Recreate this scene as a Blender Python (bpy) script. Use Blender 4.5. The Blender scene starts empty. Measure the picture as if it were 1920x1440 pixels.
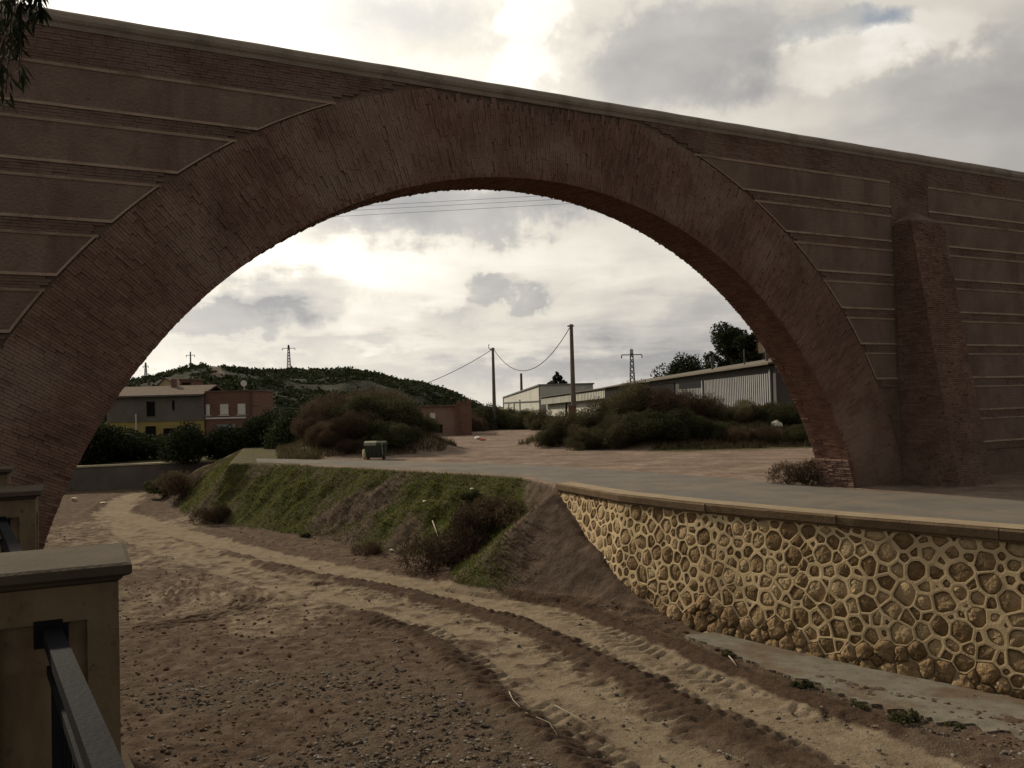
import bpy, math, random
import numpy as np
from mathutils import Vector, Matrix
R = math.radians
random.seed(7); rng = np.random.default_rng(7)
sc = bpy.context.scene
col = sc.collection

# ------------------------------------------------------------------ camera
F, PITCH, ROLL, EYE = 1650.0, R(1.35), R(1.5), 2.9
cam = bpy.data.cameras.new('camera'); camo = bpy.data.objects.new('camera', cam); col.objects.link(camo)
cam.sensor_width = 36; cam.lens = 36 * F / 1920; cam.clip_start = 0.05; cam.clip_end = 4000
_f = Vector((0, math.cos(PITCH), math.sin(PITCH))); _u0 = Vector((0, -math.sin(PITCH), math.cos(PITCH))); _x0 = Vector((1, 0, 0))
_x = _x0 * math.cos(ROLL) - _u0 * math.sin(ROLL); _u = _x0 * math.sin(ROLL) + _u0 * math.cos(ROLL)
camo.matrix_world = Matrix(((_x.x, _u.x, -_f.x, 0), (_x.y, _u.y, -_f.y, 0), (_x.z, _u.z, -_f.z, EYE), (0, 0, 0, 1)))
sc.camera = camo

def ray(px, py):
    a = (px - 960) / F; b = (720 - py) / F
    c, s = math.cos(ROLL), math.sin(ROLL)
    a0 = c * a + s * b; b0 = -s * a + c * b
    return np.array([a0, math.cos(PITCH) - b0 * math.sin(PITCH), math.sin(PITCH) + b0 * math.cos(PITCH)])
def gnd(px, py, z):                     # surveyed point on a level
    r = ray(px, py); return r * ((z - EYE) / r[2]) + np.array([0, 0, EYE])
def at(px, py, y):                      # surveyed point at a distance
    r = ray(px, py); return r * (y / r[1]) + np.array([0, 0, EYE])

# ------------------------------------------------------------------ sun, sky, exposure
SUN_AZ, SUN_EL = R(-46), R(31)          # azimuth from +Y towards +X
sd = Vector((math.sin(SUN_AZ) * math.cos(SUN_EL), math.cos(SUN_AZ) * math.cos(SUN_EL), math.sin(SUN_EL)))
sun = bpy.data.lights.new('sun', 'SUN'); sun.energy = 4.0; sun.angle = R(3); sun.color = (1.0, 0.86, 0.66)
suno = bpy.data.objects.new('sun', sun); col.objects.link(suno)
suno.rotation_euler = sd.to_track_quat('Z', 'Y').to_euler(); suno.location = (-30, 30, 40)
sc.view_settings.view_transform = 'Standard'; sc.view_settings.look = 'None'
sc.view_settings.exposure = 0.0; sc.view_settings.gamma = 1.0; sc.view_settings.use_curve_mapping = False
sc.cycles.use_denoising = True
sc.cycles.max_bounces = 6; sc.cycles.diffuse_bounces = 3; sc.cycles.glossy_bounces = 2; sc.cycles.transparent_max_bounces = 6

world = bpy.data.worlds.new('World'); sc.world = world; world.use_nodes = True
def build_world():
    nt = world.node_tree; nt.nodes.clear(); N = nt.nodes.new; L = nt.links.new
    def m(op, a, b=None, c=None, clamp=False):
        n = N('ShaderNodeMath'); n.operation = op; n.use_clamp = clamp
        for i, v in enumerate((a, b, c)):
            if v is None: continue
            if isinstance(v, (int, float)): n.inputs[i].default_value = v
            else: L(v, n.inputs[i])
        return n.outputs[0]
    def noise(vec, scale, det, rough=0.55, dist=0.0):
        n = N('ShaderNodeTexNoise'); n.inputs['Scale'].default_value = scale; n.inputs['Detail'].default_value = det
        n.inputs['Roughness'].default_value = rough; n.inputs['Distortion'].default_value = dist; L(vec, n.inputs['Vector']); return n
    def ramp(fac, pts):
        n = N('ShaderNodeValToRGB'); e = n.color_ramp.elements
        while len(e) < len(pts): e.new(0.5)
        for k, (p, c_) in zip(e, pts): k.position = p; k.color = (*c_, 1)
        L(fac, n.inputs[0]); return n.outputs[0]
    tc = N('ShaderNodeTexCoord'); sp = N('ShaderNodeSeparateXYZ'); L(tc.outputs['Generated'], sp.inputs[0])
    x, y, z = sp.outputs
    az = m('ARCTAN2', x, y); el = m('ARCSINE', z)
    inv = m('DIVIDE', 1.0, m('ADD', m('MAXIMUM', z, 0.0), 0.16))
    cv = N('ShaderNodeCombineXYZ'); L(m('MULTIPLY', x, inv), cv.inputs[0]); L(m('MULTIPLY', y, inv), cv.inputs[1]); L(m('MULTIPLY', z, 2.0), cv.inputs[2])
    n1 = noise(cv.outputs[0], 2.2, 6, 0.55, 0.2); n2 = noise(tc.outputs['Generated'], 8.0, 5, 0.58); n3 = noise(tc.outputs['Generated'], 24, 4, 0.62)
    def wob(o, k): return m('MULTIPLY', m('SUBTRACT', o, 0.5), k)
    azw = m('ADD', az, m('ADD', wob(n2.outputs[0], 0.19), wob(n3.outputs[0], 0.075)))
    elw = m('ADD', el, m('ADD', wob(n1.outputs[0], 0.10), wob(n3.outputs[0], -0.06)))
    pv = N('ShaderNodeCombineXYZ'); L(azw, pv.inputs[0]); L(elw, pv.inputs[1])
    def total(bl):
        t = None
        for (px, py, rx, ry, w, soft) in bl:
            r = ray(px, py); a0 = math.atan2(r[0], r[1]); e0 = math.atan2(r[2], math.hypot(r[0], r[1]))
            v = N('ShaderNodeVectorMath'); v.operation = 'MULTIPLY_ADD'; L(pv.outputs[0], v.inputs[0]); v.inputs[1].default_value = (F / rx, F / ry, 0); v.inputs[2].default_value = (-a0 * F / rx, -e0 * F / ry, 0)
            q = N('ShaderNodeVectorMath'); q.operation = 'DOT_PRODUCT'; L(v.outputs[0], q.inputs[0]); L(v.outputs[0], q.inputs[1]); d2 = q.outputs['Value']
            if soft: t = m('MULTIPLY_ADD', m('POWER', math.exp(-1), d2), w, t if t is not None else 0.0)
            else: d4 = m('MULTIPLY', d2, d2); t = m('ADD', m('DIVIDE', w, m('MULTIPLY_ADD', d4, d4, 1.0)), t if t is not None else 0.0)
        return t
    shade = total([                     # cloud masses as they stand (thick and grey: negative, thin and bright: positive)
        (1300, 100, 190, 90, -.32, 0), (1420, 150, 120, 60, -.16, 1), (1860, 190, 260, 130, -.27, 1), (1130, 130, 90, 60, -.10, 1),
        (520, 65, 75, 42, -.24, 0), (830, 405, 250, 42, -.36, 0), (720, 410, 120, 22, -.10, 1),
        (545, 545, 150, 50, -.34, 0), (420, 600, 170, 34, -.30, 0), (928, 557, 52, 28, -.36, 0), (855, 602, 70, 20, -.18, 1),
        (1010, 690, 330, 34, -.22, 1), (480, 668, 110, 20, -.16, 1), (1290, 620, 190, 60, -.20, 1), (1180, 690, 200, 30, -.15, 1), (700, 650, 120, 14, -.12, 1),
        (975, 70, 60, 120, .30, 0), (1600, 110, 170, 34, .24, 0), (1760, 60, 110, 40, .22, 0), (830, 135, 120, 22, .18, 1), (1250, 235, 260, 30, .16, 1), (1500, 90, 60, 36, .22, 1),
        (250, 20, 300, 80, .34, 1), (545, 38, 60, 30, .30, 0), (500, 470, 260, 60, .26, 1), (1000, 490, 300, 50, .12, 1), (760, 560, 200, 50, .14, 1), (330, 700, 160, 26, .14, 1)])
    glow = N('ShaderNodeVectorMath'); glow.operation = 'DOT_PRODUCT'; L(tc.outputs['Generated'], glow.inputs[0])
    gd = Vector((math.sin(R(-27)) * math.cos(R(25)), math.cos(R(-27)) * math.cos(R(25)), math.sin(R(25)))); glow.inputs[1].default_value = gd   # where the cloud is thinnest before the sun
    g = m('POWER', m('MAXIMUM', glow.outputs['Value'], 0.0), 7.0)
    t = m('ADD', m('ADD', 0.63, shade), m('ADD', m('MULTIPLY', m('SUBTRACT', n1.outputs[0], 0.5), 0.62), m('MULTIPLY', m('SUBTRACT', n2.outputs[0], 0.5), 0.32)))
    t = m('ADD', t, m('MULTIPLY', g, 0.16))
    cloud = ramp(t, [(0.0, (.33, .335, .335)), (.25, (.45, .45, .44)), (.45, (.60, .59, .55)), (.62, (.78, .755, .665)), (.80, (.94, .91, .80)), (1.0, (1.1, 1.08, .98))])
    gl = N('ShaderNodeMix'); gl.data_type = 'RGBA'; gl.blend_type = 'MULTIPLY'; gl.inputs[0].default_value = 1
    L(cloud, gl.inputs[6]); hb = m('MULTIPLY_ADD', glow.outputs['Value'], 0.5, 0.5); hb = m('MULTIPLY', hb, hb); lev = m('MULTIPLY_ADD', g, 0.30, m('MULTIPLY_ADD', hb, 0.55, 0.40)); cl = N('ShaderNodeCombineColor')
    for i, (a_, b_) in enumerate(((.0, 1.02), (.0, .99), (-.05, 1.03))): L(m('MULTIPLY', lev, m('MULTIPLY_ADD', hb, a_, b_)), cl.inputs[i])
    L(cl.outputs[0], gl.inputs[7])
    sky = N('ShaderNodeTexSky'); sky.sky_type = 'NISHITA'; sky.sun_disc = False; sky.sun_elevation = SUN_EL; sky.sun_rotation = SUN_AZ; sky.altitude = 300; sky.dust_density = 2.0
    sb = N('ShaderNodeMix'); sb.data_type = 'RGBA'; sb.blend_type = 'MULTIPLY'; sb.inputs[0].default_value = 1; L(sky.outputs[0], sb.inputs[6]); sb.inputs[7].default_value = (.105, .097, .088, 1)
    gap = total([(1600, 50, 130, 38, .60, 0), (1690, 30, 60, 26, .4, 1), (800, 60, 120, 70, .40, 1), (720, 20, 150, 40, .3, 1)])
    gapn = m('ADD', gap, m('MULTIPLY', m('SUBTRACT', n1.outputs[0], 0.66), 1.6), None); gapn = m('MAXIMUM', m('MINIMUM', gapn, 0.9), 0.0)
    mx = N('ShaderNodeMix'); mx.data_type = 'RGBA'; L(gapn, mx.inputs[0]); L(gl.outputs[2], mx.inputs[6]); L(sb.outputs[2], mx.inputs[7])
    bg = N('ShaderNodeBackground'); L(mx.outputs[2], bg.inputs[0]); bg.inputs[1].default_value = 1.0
    out = N('ShaderNodeOutputWorld'); L(bg.outputs[0], out.inputs[0])
    world.cycles.sampling_method = 'NONE'
build_world()

# ------------------------------------------------------------------ helpers
def tag(o, label=None, cat=None, group=None, kind=None):
    for k, v in (('label', label), ('category', cat), ('group', group), ('kind', kind)):
        if v: o[k] = v
    return o
def empty(name, loc=(0, 0, 0), label=None, cat=None, group=None):
    o = bpy.data.objects.new(name, None); col.objects.link(o); o.location = loc; o.empty_display_size = .2
    return tag(o, label, cat, group)
def link(name, me, mat=None, parent=None):
    o = bpy.data.objects.new(name, me); col.objects.link(o)
    if mat is not None and not me.materials: me.materials.append(mat)
    if parent is not None:
        o.parent = parent
        o.matrix_parent_inverse = Matrix.Translation(-world_loc(parent))
    return o
def world_loc(o):
    v = Vector(o.location) if o.parent is None else Vector((0, 0, 0))
    return v
def mesh_np(name, V, Fq, smooth=False, tint=None, attrs=None):
    V = np.asarray(V, dtype=np.float32).reshape(-1, 3); Fq = np.asarray(Fq, dtype=np.int32)
    me = bpy.data.meshes.new(name); k = Fq.shape[1]; n = len(Fq)
    me.vertices.add(len(V)); me.vertices.foreach_set('co', V.ravel())
    me.loops.add(n * k); me.loops.foreach_set('vertex_index', Fq.ravel())
    me.polygons.add(n); me.polygons.foreach_set('loop_start', np.arange(0, n * k, k, dtype=np.int32))
    try: me.polygons.foreach_set('loop_total', np.full(n, k, dtype=np.int32))
    except Exception: pass
    me.polygons.foreach_set('use_smooth', np.full(n, smooth, dtype=bool))
    if tint is not None:
        a = me.attributes.new('tint', 'FLOAT', 'FACE'); a.data.foreach_set('value', np.asarray(tint, dtype=np.float32))
    for nm, arr in (attrs or {}).items():
        a = me.attributes.new(nm, 'FLOAT', 'POINT'); a.data.foreach_set('value', np.asarray(arr, dtype=np.float32))
    me.update(calc_edges=True); return me
def mesh_py(name, V, Fs, smooth=False):
    me = bpy.data.meshes.new(name); me.from_pydata([tuple(map(float, v)) for v in V], [], [tuple(f) for f in Fs])
    if smooth: me.polygons.foreach_set('use_smooth', [True] * len(me.polygons))
    me.update(); return me
BOXF = np.array([(0, 3, 2, 1), (4, 5, 6, 7), (0, 1, 5, 4), (1, 2, 6, 5), (2, 3, 7, 6), (3, 0, 4, 7)])
class MB:                                # collects pieces of ONE part
    def __init__(s): s.v = []; s.f = []
    def add(s, V, Fs):
        b = len(s.v); s.v += [tuple(map(float, p)) for p in V]; s.f += [tuple(i + b for i in f) for f in Fs]; return s
    def hexa(s, P): return s.add(P, BOXF.tolist())
    def box(s, a, b):
        x0, y0, z0 = a; x1, y1, z1 = b
        return s.hexa([(x0, y0, z0), (x1, y0, z0), (x1, y1, z0), (x0, y1, z0), (x0, y0, z1), (x1, y0, z1), (x1, y1, z1), (x0, y1, z1)])
    def obox(s, c, ax, ay, az, hx, hy, hz):
        c, ax, ay, az = map(np.asarray, (c, ax, ay, az))
        return s.hexa([c + ax * hx * i + ay * hy * j + az * hz * k for k in (-1, 1) for (i, j) in ((-1, -1), (1, -1), (1, 1), (-1, 1))])
    def tube(s, P, r, n=6, caps=True):
        P = [Vector(p) for p in P]; rs = r if isinstance(r, (list, tuple)) else [r] * len(P); V = []; Fs = []
        for i, p in enumerate(P):
            t = (P[min(i + 1, len(P) - 1)] - P[max(i - 1, 0)]).normalized()
            a = t.cross(Vector((0, 0, 1)));
            if a.length < 1e-3: a = t.cross(Vector((1, 0, 0)))
            a.normalize(); b = t.cross(a)
            V += [p + a * math.cos(2 * math.pi * k / n) * rs[i] + b * math.sin(2 * math.pi * k / n) * rs[i] for k in range(n)]
        for i in range(len(P) - 1):
            Fs += [(i * n + k, i * n + (k + 1) % n, (i + 1) * n + (k + 1) % n, (i + 1) * n + k) for k in range(n)]
        if caps: Fs += [tuple(range(n))[::-1], tuple(range((len(P) - 1) * n, len(P) * n))]
        return s.add(V, Fs)
    def build(s, name, mat, parent=None, smooth=False):
        return link(name, mesh_py(name, s.v, s.f, smooth), mat, parent)
def boxes_mesh(name, C, tint):           # C: (n,8,3)
    C = np.asarray(C, dtype=np.float32); n = len(C)
    Fq = (BOXF[None] + (np.arange(n) * 8)[:, None, None]).reshape(-1, 4)
    return mesh_np(name, C.reshape(-1, 3), Fq, tint=np.repeat(np.asarray(tint), 6))
def value_noise(x, y, seed=0):
    xi = np.floor(x).astype(np.int64); yi = np.floor(y).astype(np.int64); fx = x - xi; fy = y - yi
    fx = fx * fx * (3 - 2 * fx); fy = fy * fy * (3 - 2 * fy)
    def h(a, b):
        n = (a * 374761393 + b * 668265263 + seed * 982451653) & 0xFFFFFFFF
        n = ((n ^ (n >> 13)) * 1274126177) & 0xFFFFFFFF
        return ((n ^ (n >> 16)) & 0xFFFF) / 65535.0
    return (h(xi, yi) * (1 - fx) + h(xi + 1, yi) * fx) * (1 - fy) + (h(xi, yi + 1) * (1 - fx) + h(xi + 1, yi + 1) * fx) * fy
def fbm(x, y, o=4, seed=0):
    t = 0; a = .5; tot = 0
    for i in range(o): t = t + a * value_noise(x * 2 ** i, y * 2 ** i, seed + i * 17); tot += a; a *= .5
    return t / tot
def sstep(a, b, x): t = np.clip((x - a) / (b - a), 0, 1); return t * t * (3 - 2 * t)
def poly_dist(px, py, P):                # distance, signed (+ = right of travel), arc position of the nearest point
    best = np.full(px.shape, 1e9); sg = np.zeros(px.shape); arc = np.zeros(px.shape); s0 = 0.0
    for (ax, ay), (bx, by) in zip(P[:-1], P[1:]):
        dx, dy = bx - ax, by - ay; L2 = dx * dx + dy * dy; L_ = math.sqrt(L2)
        t = np.clip(((px - ax) * dx + (py - ay) * dy) / L2, 0, 1)
        d = np.hypot(px - ax - t * dx, py - ay - t * dy); cr = (px - ax) * dy - (py - ay) * dx
        k = d < best; best = np.where(k, d, best); sg = np.where(k, np.sign(cr), sg); arc = np.where(k, s0 + t * L_, arc); s0 += L_
    return best, best * sg, arc

# ------------------------------------------------------------------ materials
def material(name, colors, scale=3.0, rough=.9, bump=.3, bscale=None, detail=6, stretch=(1, 1, 1), tint=0.0, spec=.06, extra=None, transl=0.0, rand=0.0, metal=0.0, bdist=.05):
    mt = bpy.data.materials.new(name); mt.use_nodes = True; nt = mt.node_tree; N = nt.nodes.new; L = nt.links.new
    bs = nt.nodes['Principled BSDF']; bs.inputs['Roughness'].default_value = rough; bs.inputs['Specular IOR Level'].default_value = spec; bs.inputs['Metallic'].default_value = metal
    geo = N('ShaderNodeNewGeometry'); mp = N('ShaderNodeMapping'); mp.inputs['Scale'].default_value = stretch; L(geo.outputs['Position'], mp.inputs[0])
    n1 = N('ShaderNodeTexNoise'); n1.inputs['Scale'].default_value = scale; n1.inputs['Detail'].default_value = detail; n1.inputs['Roughness'].default_value = .62; L(mp.outputs[0], n1.inputs['Vector'])
    cr = N('ShaderNodeValToRGB'); e = cr.color_ramp.elements
    while len(e) < len(colors): e.new(.5)
    for i, (k, c) in enumerate(zip(e, colors)): k.position = .28 + .44 * i / max(1, len(colors) - 1); k.color = (*c, 1)
    fac = n1.outputs[0]
    def add(a, v, s, off):
        x = N('ShaderNodeMath'); x.operation = 'MULTIPLY_ADD'; L(v, x.inputs[0]); x.inputs[1].default_value = s; x.inputs[2].default_value = -s * off
        y = N('ShaderNodeMath'); y.operation = 'ADD'; L(a, y.inputs[0]); L(x.outputs[0], y.inputs[1]); return y.outputs[0]
    if tint: at_ = N('ShaderNodeAttribute'); at_.attribute_name = 'tint'; fac = add(fac, at_.outputs['Fac'], tint, .5)
    if rand: oi = N('ShaderNodeObjectInfo'); fac = add(fac, oi.outputs['Random'], rand, .5)
    L(fac, cr.inputs[0]); colr = cr.outputs[0]
    if extra:                            # (colour, scale, lo, hi, strength): stains and wear of their own shape
        for (c, s_, lo, hi, k_, st) in extra:
            m2 = N('ShaderNodeMapping'); m2.inputs['Scale'].default_value = st; L(geo.outputs['Position'], m2.inputs[0])
            n2 = N('ShaderNodeTexNoise'); n2.inputs['Scale'].default_value = s_; n2.inputs['Detail'].default_value = 6; n2.inputs['Roughness'].default_value = .65; L(m2.outputs[0], n2.inputs['Vector'])
            mr = N('ShaderNodeMapRange'); mr.inputs[1].default_value = lo; mr.inputs[2].default_value = hi; mr.inputs[4].default_value = k_; L(n2.outputs[0], mr.inputs[0])
            mx = N('ShaderNodeMix'); mx.data_type = 'RGBA'; L(mr.outputs[0], mx.inputs[0]); L(colr, mx.inputs[6]); mx.inputs[7].default_value = (*c, 1); colr = mx.outputs[2]
    L(colr, bs.inputs['Base Color'])
    if bump:
        nb = N('ShaderNodeTexNoise'); nb.inputs['Scale'].default_value = bscale or scale * 6; nb.inputs['Detail'].default_value = 5; L(mp.outputs[0], nb.inputs['Vector'])
        b = N('ShaderNodeBump'); b.inputs['Strength'].default_value = bump; b.inputs['Distance'].default_value = bdist; L(nb.outputs[0], b.inputs['Height']); L(b.outputs[0], bs.inputs['Normal'])
    if transl:
        tr = N('ShaderNodeBsdfTranslucent'); L(colr, tr.inputs[0]); ms = N('ShaderNodeMixShader'); ms.inputs[0].default_value = transl
        L(bs.outputs[0], ms.inputs[1]); L(tr.outputs[0], ms.inputs[2]); L(ms.outputs[0], nt.nodes['Material Output'].inputs[0])
    return mt
M = {}
M['brick'] = material('brick', [(.113, .068, .053), (.158, .098, .076), (.205, .134, .106)], .7, .95, .3, 40, tint=.24, extra=[((.085, .052, .042), .45, .50, .68, .75, (1, 1, .45)), ((.235, .175, .14), .28, .50, .64, .7, (1, 1, 1)), ((.29, .20, .145), 4, .60, .8, .45, (1, 1, 1))])
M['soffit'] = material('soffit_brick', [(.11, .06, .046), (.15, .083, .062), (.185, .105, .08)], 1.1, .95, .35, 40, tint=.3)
M['band_brick'] = material('band_brick', [(.10, .062, .048), (.14, .092, .071), (.175, .122, .095)], .9, .95, .3, 40, tint=.2, extra=[((.17, .125, .10), .8, .42, .60, .85, (1, 1, 1)), ((.085, .055, .046), .5, .52, .70, .7, (1, 1, .4))])
M['mortar_core'] = material('bridge_mortar', [(.10, .07, .055), (.17, .12, .095)], 2.2, .95, .5, 22)
M['plaster'] = material('bridge_plaster', [(.125, .09, .072), (.165, .12, .096), (.20, .15, .121)], .8, .95, .7, 18, extra=[((.10, .064, .052), .55, .48, .66, .75, (1.6, 1.6, .3)), ((.12, .075, .058), 2.2, .55, .68, .6, (1, 1, .6)), ((.25, .20, .165), 7, .6, .78, .4, (1, 1, 1))])
M['edging'] = material('bridge_edging', [(.27, .20, .15), (.33, .25, .19)], 3, .95, .4, 30, extra=[((.17, .12, .093), 1.1, .50, .66, .9, (1, 1, 1))])
M['coping'] = material('bridge_coping', [(.22, .19, .155), (.30, .26, .215)], 1.5, .95, .35, 20, extra=[((.12, .10, .085), 1.2, .52, .7, .7, (1, 1, 1))])
M['stone'] = material('wall_stone', [(.16, .108, .057), (.25, .177, .098), (.34, .255, .15)], 4, .9, .9, 16, rand=.75, bdist=.04)
M['stone_base'] = material('wall_base_stone', [(.15, .10, .055), (.22, .15, .082), (.29, .21, .125)], 4, .9, .9, 14, rand=.4, bdist=.05)
M['mortar'] = material('wall_mortar', [(.40, .31, .18), (.49, .385, .235), (.56, .455, .29)], 2, .95, .4, 30, extra=[((.24, .18, .11), .5, .48, .68, .75, (1, 1, 1)), ((.20, .155, .10), 2.5, .56, .7, .6, (1, 1, 1))], bdist=.02)
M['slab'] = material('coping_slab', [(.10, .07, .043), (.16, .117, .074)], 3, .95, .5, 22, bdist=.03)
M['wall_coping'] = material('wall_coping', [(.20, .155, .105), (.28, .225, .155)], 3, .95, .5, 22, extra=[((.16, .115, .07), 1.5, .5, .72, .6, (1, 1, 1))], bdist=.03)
M['apron'] = material('concrete_apron', [(.12, .11, .088), (.18, .165, .132)], 2.4, .95, .5, 30, extra=[((.115, .083, .057), .8, .46, .60, .9, (1, 1, 1)), ((.08, .06, .043), 3, .55, .66, .7, (1, 1, 1))], bdist=.03)
M['asphalt'] = material('asphalt', [(.10, .093, .083), (.14, .13, .115)], .6, .95, .3, 60, extra=[((.165, .132, .10), .30, .46, .66, .7, (1, 1, 1)), ((.08, .073, .065), .9, .56, .68, .45, (1, 1, 1)), ((.18, .15, .115), 5, .62, .74, .4, (1, 1, 1))], bdist=.02)
M['pebble'] = material('pebble', [(.05, .041, .034), (.10, .085, .07), (.22, .195, .165)], 9, .9, 0, tint=.5)
M['clod'] = material('soil_clod', [(.065, .041, .027), (.10, .066, .044), (.145, .10, .068)], 9, .95, 0, tint=.5)
M['leaf'] = material('leaf_green', [(.026, .029, .015), (.052, .055, .027), (.09, .086, .045)], 1.3, .9, 0, transl=.25, rand=.25, tint=.35)
M['leaf_dark'] = material('leaf_dark', [(.014, .019, .010), (.026, .034, .016), (.046, .054, .024)], 1.5, .9, 0, transl=.15, rand=.2, tint=.35)
M['leaf_olive'] = material('leaf_olive', [(.045, .043, .024), (.085, .077, .042), (.14, .122, .07)], .9, .9, 0, transl=.25, rand=.3, tint=.4)
M['leaf_brown'] = material('leaf_brown', [(.042, .029, .02), (.075, .052, .034), (.12, .085, .055)], .9, .85, 0, transl=.2, rand=.25, tint=.4)
M['grass'] = material('grass_blade', [(.06, .07, .018), (.105, .125, .028), (.18, .185, .055)], .8, .7, 0, transl=.3, tint=.4)
M['dry'] = material('dry_grass', [(.055, .038, .026), (.09, .064, .042), (.15, .11, .07)], 1.2, .85, 0, transl=.2, tint=.4)
M['weeds'] = material('yard_weed', [(.05, .046, .022), (.085, .07, .038), (.14, .11, .065)], .5, .9, 0, transl=.2, tint=.4)
M['bark'] = material('bark', [(.05, .038, .028), (.10, .078, .058)], 6, .95, .6, 30)
M['stick'] = material('dead_stick', [(.20, .165, .125), (.32, .28, .22)], 8, .9, .2, 40)
M['iron'] = material('railing_iron', [(.007, .008, .010), (.012, .013, .016)], 6, .8, .15, 60, spec=.06)
M['pillar'] = material('pillar_render', [(.15, .113, .072), (.195, .15, .097)], 2.2, .95, .35, 60, extra=[((.075, .055, .036), 3.2, .50, .70, .75, (1, 1, .3)), ((.06, .05, .038), 14, .60, .68, .7, (1, 1, 1)), ((.24, .195, .135), 7, .62, .74, .5, (1, 1, 1))], bdist=.015)
M['pillar_cap'] = material('pillar_cap', [(.06, .05, .038), (.09, .076, .058)], 3, .95, .4, 50, bdist=.015)
M['paving'] = material('promenade_paving', [(.15, .125, .095), (.20, .17, .13)], 2, .95, .3, 30)
M['pole'] = material('pole_concrete', [(.10, .085, .07), (.16, .14, .12)], 1.5, .9, .2, 20)
M['steel'] = material('pylon_steel', [(.06, .06, .06), (.11, .11, .11)], 3, .7, 0)
M['cable'] = material('cable', [(.02, .02, .02), (.035, .035, .035)], 3, .7, 0)
M['grey_wall'] = material('house_grey', [(.11, .098, .088), (.155, .14, .124)], .9, .95, .3, 12, extra=[((.12, .10, .085), .6, .5, .7, .6, (1, 1, .4))])
M['yellow_wall'] = material('house_yellow', [(.25, .195, .07), (.31, .25, .095)], .9, .95, .2, 12)
M['house_brick'] = material('house_brick', [(.125, .072, .053), (.18, .105, .078)], 1.4, .95, .3, 14, stretch=(1, 1, 4))
M['roof_tile'] = material('roof_tile', [(.10, .076, .06), (.145, .112, .09)], 1.8, .95, .4, 10)
M['pink_wall'] = material('pink_wall', [(.19, .125, .10), (.25, .17, .135)], .8, .95, .2, 12)
M['cream_wall'] = material('cream_wall', [(.33, .26, .17), (.40, .32, .22)], .8, .95, .2, 12)
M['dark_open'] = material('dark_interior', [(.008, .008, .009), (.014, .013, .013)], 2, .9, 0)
M['shutter'] = material('white_shutter', [(.50, .48, .45), (.58, .56, .52)], 2, .7, 0)
M['sheet_white'] = material('white_sheet_metal', [(.42, .42, .38), (.52, .52, .47)], .35, .6, 0, extra=[((.34, .33, .28), .25, .5, .7, .6, (1, 1, .3))])
M['sheet_grey'] = material('grey_sheet_metal', [(.15, .15, .15), (.22, .22, .215)], .4, .7, 0)
M['slat'] = material('corrugated_slat', [(.20, .20, .205), (.27, .27, .27)], .8, .65, 0)
M['shed_roof'] = material('shed_roof', [(.10, .088, .074), (.145, .128, .108)], .4, .9, .3, 6, extra=[((.13, .10, .08), .2, .48, .68, .7, (1, .3, 1))])
M['shed_wall'] = material('shed_wall', [(.07, .066, .063), (.10, .094, .088)], .5, .9, .2, 10)
M['bin_green'] = material('container_plastic', [(.035, .045, .034), (.06, .07, .052)], 3, .55, .1, 30)
M['bin_lid'] = material('container_lid', [(.18, .18, .125), (.25, .245, .18)], 3, .5, 0)
M['white'] = material('litter_white', [(.55, .53, .48), (.68, .66, .6)], 5, .7, 0)
M['red'] = material('litter_red', [(.28, .07, .045), (.34, .10, .06)], 5, .7, 0)
M['lime'] = material('pale_block', [(.42, .37, .25), (.55, .49, .34)], 6, .9, .2, 30)

# ------------------------------------------------------------------ survey of the place (metres, eye at 2.9 m)
BED = -2.9
D0 = 22.0; YAW = R(61.8)
bd = np.array([math.sin(YAW), math.cos(YAW), 0]); bn = np.array([bd[1], -bd[0], 0]); TH = 1.36   # along the bridge, out of its near face
def B(u, z, off=0.0): return np.array([0, D0, 0]) + bd * u + bn * off + np.array([0, 0, z])
AC, AZ0, AR, AE = .85, -3.1, 11.75, 13.98
wall_top = [gnd(*p, .2) for p in ((1048, 907), (1167, 927), (1317, 943), (1465, 957), (1613, 970), (1760, 981), (1897, 992))]
wall_line = [(p[0], p[1]) for p in wall_top]
_d = np.array(wall_line[-1]) - np.array(wall_line[-3]); _d /= np.linalg.norm(_d)
wall_line += [tuple(np.array(wall_line[-1]) + _d * k) for k in (2.5, 6.0)]
bank_top = [tuple(gnd(*p, 0.0)[:2]) for p in ((985, 897), (900, 890), (810, 885), (720, 880), (640, 876), (560, 871), (470, 868), (430, 869))]
bank_bot = [tuple(gnd(*p, BED)[:2]) for p in ((1265, 1150), (1180, 1118), (1050, 1092), (860, 1058), (700, 1036), (600, 1012), (430, 985), (340, 965), (292, 930))]
far_wall = [tuple(gnd(*p, -.95)[:2]) for p in ((40, 878), (160, 873), (300, 867), (460, 860))]
wl = np.array(wall_line)
wn = np.gradient(wl, axis=0); wn = np.stack([wn[:, 1], -wn[:, 0]], 1); wn /= np.linalg.norm(wn, axis=1)[:, None]   # right of travel from far to near
inner = wl + np.where(((wl[0] - wl[1]) @ np.array([0, 1])) > 0, 1, 1) * (-wn) * .32
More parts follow.
